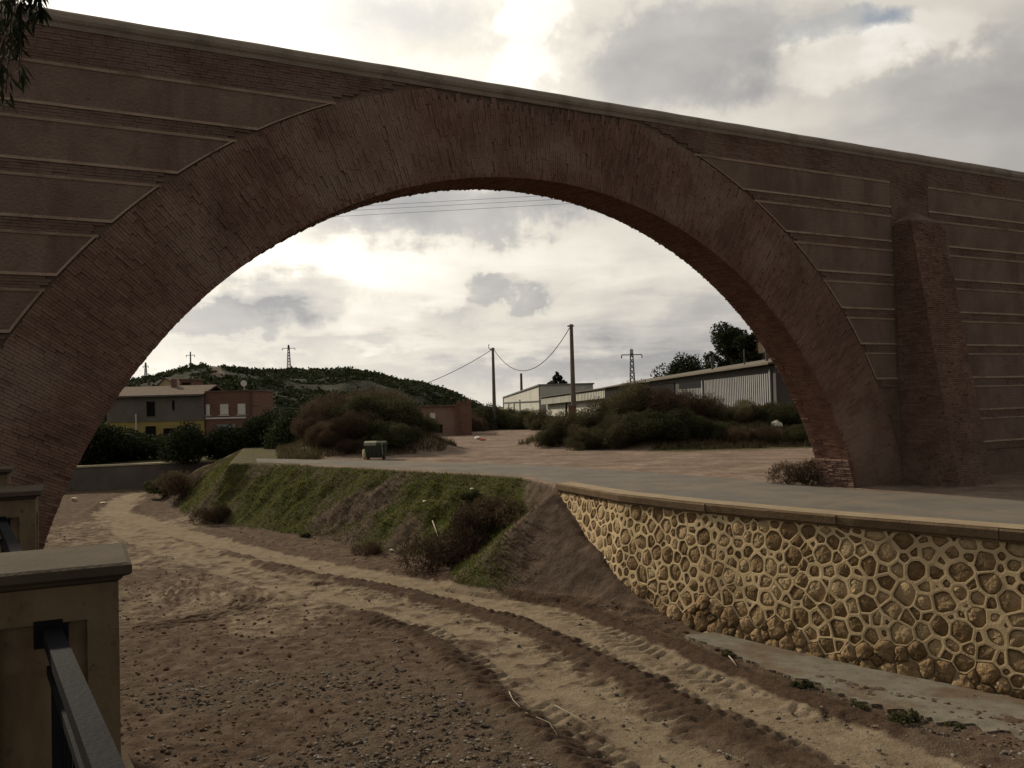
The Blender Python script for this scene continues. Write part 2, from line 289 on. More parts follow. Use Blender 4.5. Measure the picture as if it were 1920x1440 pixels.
# which side is the plateau: to the right of the wall seen from the camera (larger x)
if (inner[2] - wl[2])[0] < 0: inner = wl + wn * .32; WOUT = -wn
else: WOUT = wn
top_line = [tuple(p) for p in inner[::-1]] + bank_top + [far_wall[-1]] + [(far_wall[-1][0] - 1, 140.0)]
bot_line = [tuple(p) for p in inner[::-1][:-4]] + bank_bot + [far_wall[2]]
path_up = [tuple(gnd(*p, BED)[:2]) for p in ((255, 925), (218, 945), (216, 965), (290, 985), (420, 1022), (600, 1062), (830, 1108), (1000, 1148), (1150, 1205), (1400, 1312), (1560, 1376), (1760, 1455), (2000, 1540))]
path_lo = [tuple(gnd(*p, BED)[:2]) for p in ((250, 935), (205, 962), (225, 985), (300, 1022), (430, 1060), (560, 1098), (760, 1140), (900, 1190), (1000, 1262), (1090, 1330), (1230, 1410), (1400, 1500))]
path_mid = [tuple(gnd(*p, BED)[:2]) for p in ((500, 1062), (700, 1105), (860, 1142), (1000, 1195), (1110, 1240), (1250, 1315), (1400, 1385), (1560, 1460))]
tread_l = [tuple(gnd(*p, BED)[:2]) for p in ((700, 1165), (790, 1180), (850, 1225), (930, 1290), (1040, 1360), (1150, 1440))]
tread_r = [tuple(gnd(*p, BED)[:2]) for p in ((820, 1080), (960, 1118), (1100, 1168), (1250, 1240), (1400, 1300), (1560, 1350))]
parapet_line = [(.5, -.2), (-1.52, 3.3), (-3.75, 6.8), (-5.75, 9.9), (-10.7, 17.5)]

def ground(x, y, fine=True):
    x = np.asarray(x, dtype=float); y = np.asarray(y, dtype=float)
    dT, sT, aT = poly_dist(x, y, top_line); dB, sB, aB = poly_dist(x, y, bot_line)
    plat = 0.03 * (fbm(x * .35, y * .35, 3, 5) - .5)
    plat = plat + 1.5 * np.exp(-(((x + 9.6) / 4.9) ** 2 + ((y - 58.5) / 5.0) ** 2) ** 2) + 1.9 * sstep(-.25, 1, 1 - (((x - 15) / 14) ** 2 + ((y - 63) / 10.5) ** 2)) * (.75 + .5 * fbm(x * .3, y * .3, 3, 9))
    bed = BED + .22 * (fbm(x * .22, y * .22, 3, 21) - .5)
    inside = sT <= 0                       # river side of the bank's upper edge
    dBp = np.where(sB > 0, dB, 0.0)
    k = dT / np.maximum(dT + dBp, 1e-6); k = np.where(sB > 0, k, 1.0)
    kk = np.clip(k * (1 + .16 * (fbm(x * .8, y * .8, 3, 31) - .5) * np.clip(4 * k * (1 - k), 0, 1)), 0, 1)
    zr = plat * (1 - kk) + bed * kk
    lump = (fbm(x * 1.1, y * 1.1, 4, 41) - .5) * .75 * np.clip(4 * k * (1 - k), 0, 1)
    zr = zr + lump * (dBp + dT > 1.0)
    dW, sW, aW = poly_dist(x, y, wall_line); wu = aW
    pz = -.12 - .50 * wu - .80 * np.maximum(dW - .3, 0) + .28 * (fbm(x * .9, y * .9, 3, 33) - .5)
    pile = inside & (pz > zr) & (wu < 8)
    zr = zr - .16 * (1 - sstep(1.0, 1.9, dW)) * sstep(6, 8, wu)
    zr = np.where(inside & (wu < 8), np.maximum(zr, pz) + .22 * np.exp(-np.abs(zr - pz) / .3) * (pz > BED - .3), zr); k = np.where(pile, np.minimum(k, .9), k)
    z = np.where(inside, zr, plat)
    # beyond the far retaining wall
    dF, sF, _ = poly_dist(x, y, far_wall); behind = (y > np.interp(x, [p[0] for p in far_wall], [p[1] for p in far_wall]) + .25) & inside
    z = np.where(behind, -1.05 + .75 * sstep(74, 92, y), z)
    # promenade bank on the camera's side
    dP, sP, _ = poly_dist(x, y, parapet_line + [(-13.5, 22.4), (-60, 95)]); z = np.where((sP < -.28) & (y < 94), 1.2, z)
    return z, sT, sB, k, inside & ~behind
def path_masks(x, y):
    du, _, au = poly_dist(x, y, path_up); dl, _, al = poly_dist(x, y, path_lo); dm, _, am = poly_dist(x, y, path_mid)
    tl, stl, atl = poly_dist(x, y, tread_l); tr, st_r, atr = poly_dist(x, y, tread_r)
    return du, dl, dm, am, tl, stl, atl, tr, st_r, atr

def gravel_mask(x, y):
    g = np.zeros_like(x)
    for (a_, b_, rr) in ((820, 1330, 2.3), (1000, 1430, 2.2), (640, 1270, 1.8), (700, 1420, 2.0), (1720, 1420, 2.4), (1480, 1400, 1.3), (1560, 1300, 1.0), (430, 1300, 1.5)):
        c = gnd(a_, b_, BED); g = np.maximum(g, np.exp(-((x - c[0]) ** 2 + (y - c[1]) ** 2) / rr ** 2))
    return .75 * g + .9 * (fbm(x * .5, y * .5, 4, 101) - .5) + .12
def build_ground():
    def axis(parts):
        out = []
        for a, b, s in parts: out.append(np.arange(a, b, s))
        out.append([parts[-1][1]]); return np.concatenate(out)
    xs = axis([(-900, -200, 70), (-200, -60, 7), (-60, -28, .6), (-28, -12, .16), (-12, 13, .065), (13, 30, .3), (30, 60, 1.2), (60, 200, 7), (200, 901, 70)])
    ys = axis([(-60, -6, 6), (-6, 11, .6), (11, 31, .065), (31, 50, .12), (50, 78, .3), (78, 130, 1.2), (130, 300, 9), (300, 1500, 80)])
    X, Y = np.meshgrid(xs, ys); x = X.ravel(); y = Y.ravel()
    z, sT, sB, k, river = ground(x, y)
    du, dl, dm, am, tl, stl, atl, tr, st_r, atr = path_masks(x, y)
    bedm = river & (k > .98)
    ed = (fbm(x * 1.3, y * 1.3, 4, 61) - .5)
    wu = .85 + .35 * ed * 2; wlo = 1.05 + .4 * ed * 2
    pu = 1 - sstep(wu * .7, wu * 1.12, du); pl = 1 - sstep(wlo * .7, wlo * 1.12, dl); spk = sstep(.46, .70, fbm(x * 2.2 + 5, y * 2.2, 5, 67)) * .55
    path = np.maximum(pu, pl * (1 - spk)) * (1 - .4 * spk) * bedm
    midm = (1 - sstep(.10, .34 + .5 * ed, dm)) * bedm * sstep(.30, .45, fbm(x * .8, y * .8, 3, 65)); path = path * (1 - .8 * midm)
    # relief: sunken wheel tracks, berms, tread marks, clods
    lump = fbm(x * 5, y * 5, 4, 71) - .5; lump2 = fbm(x * 14, y * 14, 3, 77) - .5
    rough = (1 - path) * bedm
    dz = -.05 * path + rough * (.10 * lump + .045 * lump2) + path * .006 * lump2
    berm = np.exp(-((du - 1.15) / .22) ** 2) + np.exp(-((dl - 1.35) / .25) ** 2) + 1.0 * np.exp(-(dm / .22) ** 2)
    dz += bedm * .05 * np.clip(berm, 0, 1.4) * (.5 + 1.6 * fbm(x * 2, y * 2, 3, 83)) * (1 - .6 * path)
    def tread(d, s, a, w): return np.where((a > .05), (1 - sstep(w * .8, w, d)), 0) * (.5 + .5 * np.sign(np.sin((a + .55 * np.abs(s)) * 2 * math.pi / .34)))
    tm = np.maximum(np.maximum(tread(tl, stl, atl, .55), tread(tr, st_r, atr, .5)), tread(np.abs(dm - .55), dm, am, .3)) * bedm * sstep(.30, .55, fbm(x * .9, y * .9, 2, 91)) * (.35 + 1.1 * fbm(x * 3.1, y * 3.1, 3, 93))
    dz += .062 * tm
    # old arcs of tread marks on the left of the bed
    c0 = gnd(330, 1080, BED); 
    for (pxx, pyy, w, l, ang) in ((360, 1115, .9, 1.1, .5), (375, 1085, .8, .9, .9), (465, 1120, .5, .8, .2), (400, 1150, .5, 2.2, -.6), (300, 1105, .9, 1.2, .3)):
        c = gnd(pxx, pyy, BED); ca, sa = math.cos(ang), math.sin(ang); lx = (x - c[0]) * ca + (y - c[1]) * sa; ly = -(x - c[0]) * sa + (y - c[1]) * ca
        ins = (np.abs(lx) < w) & (np.abs(ly) < l); dz += np.where(ins & bedm, .045 * np.sin((lx + .12 * ly * ly) * 2 * math.pi / .3), 0)
    z = z + dz + (~bedm) * (.02 * lump2 + .05 * lump * (y < 90)) * (~((z > 1.1) & (x < 0) & (y < 40)))
    grav = bedm * sstep(.35, .62, gravel_mask(x, y) - .5 * (path > .3))
    dust = np.zeros_like(x)
    for (a_, b_, rr) in ((300, 1040, 3.6), (420, 1100, 4.2), (300, 1130, 3.0), (560, 1140, 3.0), (240, 990, 6)): c = gnd(a_, b_, BED); dust = np.maximum(dust, np.exp(-((x - c[0]) ** 2 + ((y - c[1]) * .8) ** 2) / rr ** 2))
    path = np.maximum(path, bedm * .62 * sstep(.35, .75, dust + .5 * (fbm(x * .7, y * .7, 4, 151) - .5)) * (.55 + .45 * sstep(.4, .6, fbm(x * 1.5, y * .6, 3, 153))))
    mudz = bedm * np.maximum(1 - sstep(.5, 1.3 + 1.2 * ed, np.where(stl < 0, tl, tl * 2.2)), (1 - sstep(.6, 1.6 + ed, tr)))
    bank = river & (k < .985)
    gr = bank * sstep(.26, .74, fbm(x * .45, y * .45, 4, 111) + .12 * sstep(1.5, -2, x) - .35 * sstep(-.5, 1.5, x) - .25 * sstep(-17, -22, x))
    plateau = (~river) & (y > 14)
    lotm = plateau * (1.0)
    # green ground cover away from the dirt yard
    edge = fbm(x * .5, y * .5, 3, 121) - .5; bank = bank | ((((x + 9.6) / 5.4) ** 2 + ((y - 58.5) / 6.3) ** 2 < 1 + edge) & ~river)
    yard = (np.abs(x - (.0 + (y - 45) * -.045)) < 8.5 + .05 * np.abs(y - 45) + 2 * edge) & (y < 118)
    yard |= (y < 49.5 + 2.0 * edge) & (x > -2)
    yard |= (sT > 0) & (sT < 7.0 + edge) & (x > -11.5)
    weed = plateau & (~yard)
    me = mesh_np('ground', np.stack([x, y, z], 1), grid_faces(len(xs), len(ys)), True,
                 attrs=dict(path=path, gravel=grav, green=np.clip(gr + .0, 0, 1), bank=bank * 1.0, lot=lotm * 1.0, weed=weed * 1.0, mud=np.clip(midm + berm * .4 * bedm + mudz, 0, 1) * (1 - .7 * path)))
    mt = bpy.data.materials.new('ground'); mt.use_nodes = True; nt = mt.node_tree; N = nt.nodes.new; L = nt.links.new; bs = nt.nodes['Principled BSDF']; bs.inputs['Roughness'].default_value = .97; bs.inputs['Specular IOR Level'].default_value = .03
    geo = N('ShaderNodeNewGeometry')
    def noise(s, d=6, r=.6):
        n = N('ShaderNodeTexNoise'); n.inputs['Scale'].default_value = s; n.inputs['Detail'].default_value = d; n.inputs['Roughness'].default_value = r; L(geo.outputs['Position'], n.inputs['Vector']); return n.outputs[0]
    def ramp(f, *cs):
        n = N('ShaderNodeValToRGB'); e = n.color_ramp.elements
        while len(e) < len(cs): e.new(.5)
        for i, (k_, c) in enumerate(zip(e, cs)): k_.position = .3 + .4 * i / (len(cs) - 1); k_.color = (*c, 1)
        L(f, n.inputs[0]); return n.outputs[0]
    def mix(f, a, b):
        n = N('ShaderNodeMix'); n.data_type = 'RGBA'; L(f, n.inputs[0]); L(a, n.inputs[6]); L(b, n.inputs[7]); return n.outputs[2]
    def attr(nm, soft=None):
        a = N('ShaderNodeAttribute'); a.attribute_name = nm; o = a.outputs['Fac']
        if soft is not None:
            x1 = N('ShaderNodeMath'); x1.operation = 'MULTIPLY_ADD'; L(soft, x1.inputs[0]); x1.inputs[1].default_value = 1.3; x1.inputs[2].default_value = -.65
            x2 = N('ShaderNodeMath'); x2.operation = 'ADD'; L(o, x2.inputs[0]); L(x1.outputs[0], x2.inputs[1])
            x3 = N('ShaderNodeMapRange'); x3.inputs[1].default_value = .25; x3.inputs[2].default_value = .75; L(x2.outputs[0], x3.inputs[0]); o = x3.outputs[0]
        return o
    na, nb, nc, nd = noise(.5), noise(2.5), noise(11), noise(45, 3)
    nm_ = N('ShaderNodeMath'); nm_.operation = 'MULTIPLY_ADD'; L(na, nm_.inputs[0]); nm_.inputs[1].default_value = .65; nm2 = N('ShaderNodeMath'); nm2.operation = 'MULTIPLY'; L(nb, nm2.inputs[0]); nm2.inputs[1].default_value = .35; L(nm2.outputs[0], nm_.inputs[2]); nmix = nm_.outputs[0]
    soil = ramp(nb, (.058, .04, .028), (.09, .064, .046), (.135, .10, .073))
    c = mix(attr('gravel', nc), soil, ramp(nd, (.055, .039, .027), (.09, .066, .047), (.14, .11, .082)))
    c = mix(attr('mud', nb), c, ramp(nc, (.044, .029, .02), (.078, .053, .038)))
    c = mix(attr('path', nb), c, ramp(nb, (.145, .112, .076), (.19, .15, .104), (.235, .19, .136)))
    c = mix(attr('bank', nc), c, ramp(nb, (.055, .038, .03), (.085, .062, .048), (.12, .091, .07)))
    c = mix(attr('green', nc), c, ramp(nb, (.035, .036, .016), (.055, .055, .022), (.08, .07, .036)))
    c = mix(attr('lot'), c, ramp(nmix, (.095, .068, .054), (.175, .131, .103), (.29, .23, .18)))
    c = mix(attr('weed', nc), c, ramp(nb, (.05, .05, .024), (.08, .07, .038), (.12, .10, .06)))
    L(c, bs.inputs['Base Color'])
    b = N('ShaderNodeBump'); b.inputs['Strength'].default_value = .6; b.inputs['Distance'].default_value = .05; L(nd, b.inputs['Height'])
    b2 = N('ShaderNodeBump'); b2.inputs['Strength'].default_value = .5; b2.inputs['Distance'].default_value = .12; L(nc, b2.inputs['Height']); L(b.outputs[0], b2.inputs['Normal']); L(b2.outputs[0], bs.inputs['Normal'])
    o = link('ground', me, mt); tag(o, kind='structure')
def grid_faces(nx, ny):
    i = np.arange(nx - 1)[None] + np.arange(ny - 1)[:, None] * nx; i = i.ravel()
    return np.stack([i, i + 1, i + nx + 1, i + nx], 1)
build_ground()
def gz(x, y): return float(ground(np.array([x]), np.array([y]))[0][0])

# road on top of the bank
def build_road():
    near = [np.array(p) for p in inner[::-1] + 0] ; near = [p for p in near]
    near = [np.array(wall_line[::-1][i]) - np.array(WOUT[::-1][i]) * .50 for i in range(len(wall_line))] + [np.array(p) + np.array([.25, .35]) for p in bank_top[:-1]]
    far = [tuple(gnd(*p, 0)[:2]) for p in ((1900, 935), (1600, 917), (1300, 890), (1000, 871), (700, 863.5), (480, 861))]
    far = [(19.0, 17.5)] + far
    def resample(P, n):
        P = np.array(P); s = np.r_[0, np.cumsum(np.linalg.norm(np.diff(P, axis=0), axis=1))]; t = np.linspace(0, s[-1], n)
        return np.stack([np.interp(t, s, P[:, 0]), np.interp(t, s, P[:, 1])], 1)
    n, w = 160, 10; A = resample(near, n); C = resample(far, n); V = []
    for j in range(w + 1):
        t = j / w; P = A * (1 - t) + C * t
        wob = .25 * (fbm(P[:, 0] * .7, P[:, 1] * .7, 3, 5) - .5) * (1 if j == w else 0)
        z = ground(P[:, 0], P[:, 1])[0] + .05 - (.07 if j in (0, w) else 0)
        V.append(np.stack([P[:, 0] + wob, P[:, 1] + wob, np.maximum(z, -.02)], 1))
    o = link('road', mesh_np('road', np.concatenate(V), grid_faces(n, w + 1), True), M['asphalt']); tag(o, kind='structure')
build_road()

# ------------------------------------------------------------------ the arched bridge
def brick_rows(u0, u1, z0, z1, depth, course=.062, length=.27, jit=.008, gap=.007, place=None, clipf=None, seed=0):
    r = np.random.default_rng(seed); out = []; tint = []; nz = max(1, int(round((z1 - z0) / course))); ch = (z1 - z0) / nz
    for j in range(nz):
        u = u0 - r.random() * length
        while u < u1:
            l = length * (.8 + .4 * r.random()); a, b = max(u, u0) + gap / 2, min(u + l, u1) - gap / 2; u += l
            if b - a < .04: continue
            za, zb = z0 + j * ch + gap / 2, z0 + (j + 1) * ch - gap / 2
            if clipf and not clipf((a + b) / 2, (za + zb) / 2): continue
            p = depth + (r.random() - .35) * jit * 2
            out.append([place(q[0], q[1], q[2]) for q in ((a, za, -.05), (b, za, -.05), (b, zb, -.05), (a, zb, -.05), (a, za, p), (b, za, p), (b, zb, p), (a, zb, p))]); tint.append(r.random())
    return out, tint
def build_bridge():
    root = empty('arch_bridge', tuple(B(AC, 0)), 'great old brick arch bridge with striped plaster panels and stone coping spanning the dry riverbed', 'bridge')
    U0, U1, TOP = -34.0, 40.0, 10.62
    # wall: strips in u with the arch cut out
    core = AR + .05; us = sorted(set([U0, U1] + list(np.linspace(U0, AC - core, 12)) + list(AC - core * np.cos(np.linspace(0, math.pi, 121))) + list(np.linspace(AC + core, U1, 12))))
    def low(u): return AZ0 + math.sqrt(max(0, core ** 2 - (u - AC) ** 2)) if abs(u - AC) < core else -3.6
    V = []; Fs = []
    for u in us:
        lo = low(u) if abs(u - AC) <= core - 1e-6 else -3.6
        V += [B(u, lo, -.03), B(u, TOP, -.03), B(u, TOP, -TH + .03), B(u, lo, -TH + .03)]
    for i in range(len(us) - 1):
        a, b = 4 * i, 4 * (i + 1)
        Fs += [(a, b, b + 1, a + 1), (a + 1, b + 1, b + 2, a + 2), (a + 2, b + 2, b + 3, a + 3), (a + 3, b + 3, b, a)]
    link('wall', mesh_py('bridge_wall', V, Fs), M['mortar_core'], root)
    # arch ring: radial bricks on the near face and round the soffit
    r = np.random.default_rng(3); C8 = []; ti = []
    a0, a1 = math.radians(-1), math.radians(181); rows = 8; rl = (AE - AR) / rows
    def RB(rad, th, off): return B(AC + rad * math.cos(th), AZ0 + rad * math.sin(th), off)
    nth = int((a1 - a0) * (AR + AE) / 2 / .066)
    for i in range(nth):
        th0 = a0 + (a1 - a0) * i / nth; dth = (a1 - a0) / nth; stag = r.random() * rl; rad = AR - stag
        while rad < AE:
            ra, rb = max(rad, AR) + .003, min(rad + rl * 1.05, AE) - .003; rad += rl * 1.05
            if rb - ra < .03: continue
            ta, tb = th0 + .0035 / 13, th0 + dth - .0035 / 13; p = .008 + (r.random() ** 5) * .022 - (r.random() < .06) * .02
            if AZ0 + rb * math.sin(th0) > TOP - .02: continue
            C8.append([RB(ra, ta, -.06), RB(ra, tb, -.06), RB(rb, tb, -.06), RB(rb, ta, -.06), RB(ra, ta, p), RB(ra, tb, p), RB(rb, tb, p), RB(rb, ta, p)]); ti.append(r.random())
    o = link('arch_ring_bricks', boxes_mesh('arch_ring_bricks', C8, ti), M['brick'], root); tag(o, kind='stuff')
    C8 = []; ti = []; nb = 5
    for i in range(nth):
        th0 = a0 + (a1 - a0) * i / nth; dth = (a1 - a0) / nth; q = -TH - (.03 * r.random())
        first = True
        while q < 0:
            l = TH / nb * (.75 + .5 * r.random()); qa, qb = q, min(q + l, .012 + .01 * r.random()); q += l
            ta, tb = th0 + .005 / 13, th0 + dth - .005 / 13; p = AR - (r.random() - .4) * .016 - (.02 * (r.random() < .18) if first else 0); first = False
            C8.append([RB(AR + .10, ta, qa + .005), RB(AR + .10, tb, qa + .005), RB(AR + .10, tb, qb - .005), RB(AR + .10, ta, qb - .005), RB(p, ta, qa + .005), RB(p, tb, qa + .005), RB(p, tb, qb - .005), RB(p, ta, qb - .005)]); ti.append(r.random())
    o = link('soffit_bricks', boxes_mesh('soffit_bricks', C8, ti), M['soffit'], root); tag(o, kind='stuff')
    # spandrels: plaster panels framed by pale edging, brick bands between
    tops = [9.90 - 1.125 * k for k in range(9)]; PH = .87
    def ring_u(z, side, rad): return AC + side * math.sqrt(max(0, rad ** 2 - (z - AZ0) ** 2)) if abs(z - AZ0) < rad else AC
    PIL0, PIL1 = 14.25, 16.15
    def panel(u_of_left, u_of_right, z0, z1, n=8):
        P = []; zs = np.linspace(z0, z1, n)
        for d_ in (0, .022):
            P += [B(u_of_left(z), z, -.05 + d_ * 2 + .012) for z in zs] + [B(u_of_right(z), z, -.05 + d_ * 2 + .012) for z in zs]
        Fs = []
        for i in range(n - 1):
            Fs += [(2 * n + i, 3 * n + i, 3 * n + i + 1, 2 * n + i + 1), (i, i + 1, 2 * n + i + 1, 2 * n + i)[::-1], (n + i, n + i + 1, 3 * n + i + 1, 3 * n + i)]
        Fs += [(0, n, 3 * n, 2 * n), (n - 1, 2 * n - 1, 4 * n - 1, 3 * n - 1)[::-1]]
        link('panel', mesh_py('panel', P, Fs), M['plaster'], root)
        # edging frame: proud strip round the panel
        e = MB(); w = .06
        def strip(p, q, inward):
            p, q = np.array(p), np.array(q); e.hexa([p + bn * .0, q + bn * .0, q + inward * w, p + inward * w, p + bn * .030, q + bn * .030, q + inward * w + bn * .022, p + inward * w + bn * .022])
        up = np.array([0, 0, 1.])
        strip(B(u_of_left(z1), z1), B(u_of_right(z1), z1), up * -1); strip(B(u_of_left(z0), z0), B(u_of_right(z0), z0), up)
        for i in range(n - 1):
            for f_, s in ((u_of_left, 1), (u_of_right, -1)):
                if abs(f_(z0) - f_(z1)) < 1e-4: continue
                strip(B(f_(zs[i]), zs[i], .001), B(f_(zs[i + 1]), zs[i + 1], .001), bd * s)
        e.build('edging', M['edging'], root)
    for k, zt in enumerate(tops):
        z1, z0 = zt, zt - PH
        if z0 > -2.5: panel(lambda z: -22.0, lambda z: ring_u(z, -1, AE + .03), z0, z1)
        if z0 > .3:
            if ring_u(z0, 1, AE + .03) < PIL0 - .5:
                panel(lambda z: min(ring_u(z, 1, AE + .03), PIL0 - .3), lambda z: PIL0, z0, z1)
            panel(lambda z: PIL1, lambda z: 27.0, z0, z1)
    C8 = []; ti = []
    def add(u0, u1, z0, z1, clipf=None, seed=0, course=.062):
        a, b = brick_rows(u0, u1, z0, z1, .006, course, place=lambda u, z, d: B(u, z, d), clipf=clipf, seed=seed); C8.extend(a); ti.extend(b)
    out = lambda u, z: (u - AC) ** 2 + (z - AZ0) ** 2 > (AE + .12) ** 2
    for k, zt in enumerate(tops):
        if zt - PH - .245 > -1.5: add(-14, AC, zt - PH - .25, zt - PH - .005, out, 10 + k)
        if zt - PH - .245 > .2: add(AC, PIL0, zt - PH - .25, zt - PH - .005, out, 40 + k); add(PIL1, 25.5, zt - PH - .25, zt - PH - .005, out, 70 + k)
    add(-14, 25.5, 9.905, 10.6, out, 5)
    add(PIL0 + .01, PIL1 - .01, 0, 9.9, None, 8, .066)
    o = link('band_bricks', boxes_mesh('band_bricks', C8, ti), M['band_brick'], root); tag(o, kind='stuff')
    # coping with a rounded nose
    prof = [(-TH - .12, 10.60), (.03, 10.60), (.06, 10.68), (.10, 10.72), (.125, 10.78), (.12, 10.88), (.08, 10.93), (-TH - .08, 10.95), (-TH - .14, 10.80)]
    us = np.linspace(U0, U1, 200); V = []; Fs = []; n = len(prof)
    for u in us:
        wv = .004 * math.sin(u * 1.7) + .004 * math.sin(u * 4.1 + 1)
        V += [B(u, z + wv * .6, o_ + wv * .5) for (o_, z) in prof]
    for i in range(len(us) - 1): Fs += [(i * n + k, (i + 1) * n + k, (i + 1) * n + (k + 1) % n, i * n + (k + 1) % n) for k in range(n)]
    Fs += [tuple(range(n))[::-1], tuple(range((len(us) - 1) * n, len(us) * n))]
    link('coping', mesh_py('bridge_coping', V, [f[::-1] for f in Fs]), M['coping'], root)
    # battered buttress on the right
    b0, b1 = PIL0 + .10, PIL0 + 1.78; HB = 8.55
    def dep(z): return 2.0 - (2.0 - .66) * max(0, z) / HB
    core = MB(); core.hexa([B(b0 + .04, -.4, 0), B(b1 - .04, -.4, 0), B(b1 - .04, -.4, dep(0) - .03), B(b0 + .04, -.4, dep(0) - .03), B(b0 + .04, HB, 0), B(b1 - .04, HB, 0), B(b1 - .04, HB, dep(HB) - .03), B(b0 + .04, HB, dep(HB) - .03)])
    m_ = (b0 + b1) / 2
    core.add([B(b0 + .04, HB, 0), B(b0 + .04, HB, dep(HB) - .03), B(b1 - .04, HB, dep(HB) - .03), B(b1 - .04, HB, 0), B(m_, HB + .45, 0), B(m_, HB + .22, dep(HB) * .55)], [(0, 1, 5, 4), (1, 2, 5), (2, 3, 4, 5), (3, 0, 4)])
    bt = core.build('buttress', M['mortar_core'], root)
    C8 = []; ti = []; nz = int(HB / .068); r = np.random.default_rng(12)
    for j in range(nz):
        za, zb = j * .068 + .005, (j + 1) * .068 - .006; d_ = dep((za + zb) / 2)
        def run(a, b, f):
            q = a - r.random() * .27
            while q < b:
                l = .27 * (.8 + .4 * r.random()); qa, qb = max(q, a) + .005, min(q + l, b) - .005; q += l
                if qb - qa < .03: continue
                p = (r.random() - .4) * .03 - .03 * (r.random() < .04)
                C8.append([f(qa, za, -.06), f(qb, za, -.06), f(qb, zb, -.06), f(qa, zb, -.06), f(qa, za, p), f(qb, za, p), f(qb, zb, p), f(qa, zb, p)]); ti.append(r.random())
        run(b0, b1, lambda q, z, p: B(q, z, d_ + p)); run(0.02, d_ - .06, lambda q, z, p: B(b0 - p, z, q)); run(.02, d_ - .06, lambda q, z, p: B(b1 + p, z, q))
    o = link('buttress_bricks', boxes_mesh('buttress_bricks', C8, ti), M['brick'], bt); tag(o, kind='stuff')
    # crumbling brick footing at the right springing
    C8 = []; ti = []
    for j in range(16):
        za, zb = -.15 + j * .066, -.15 + j * .066 + .058; uu = AC + math.sqrt(AR ** 2 - (za - AZ0) ** 2) - .05
        for i in range(6):
            q0 = -TH + i * TH / 6; p = r.random() * .035 + .02 * (16 - j) / 16
            C8.append([B(uu + .1, za, q0), B(uu + .1, za, q0 + TH / 6 - .01), B(uu + .1, zb, q0 + TH / 6 - .01), B(uu + .1, zb, q0), B(uu - p, za, q0), B(uu - p, za, q0 + TH / 6 - .01), B(uu - p, zb, q0 + TH / 6 - .01), B(uu - p, zb, q0)]); ti.append(r.random())
    o = link('footing_bricks', boxes_mesh('footing_bricks', C8, ti), M['brick'], root); tag(o, kind='stuff')
build_bridge()

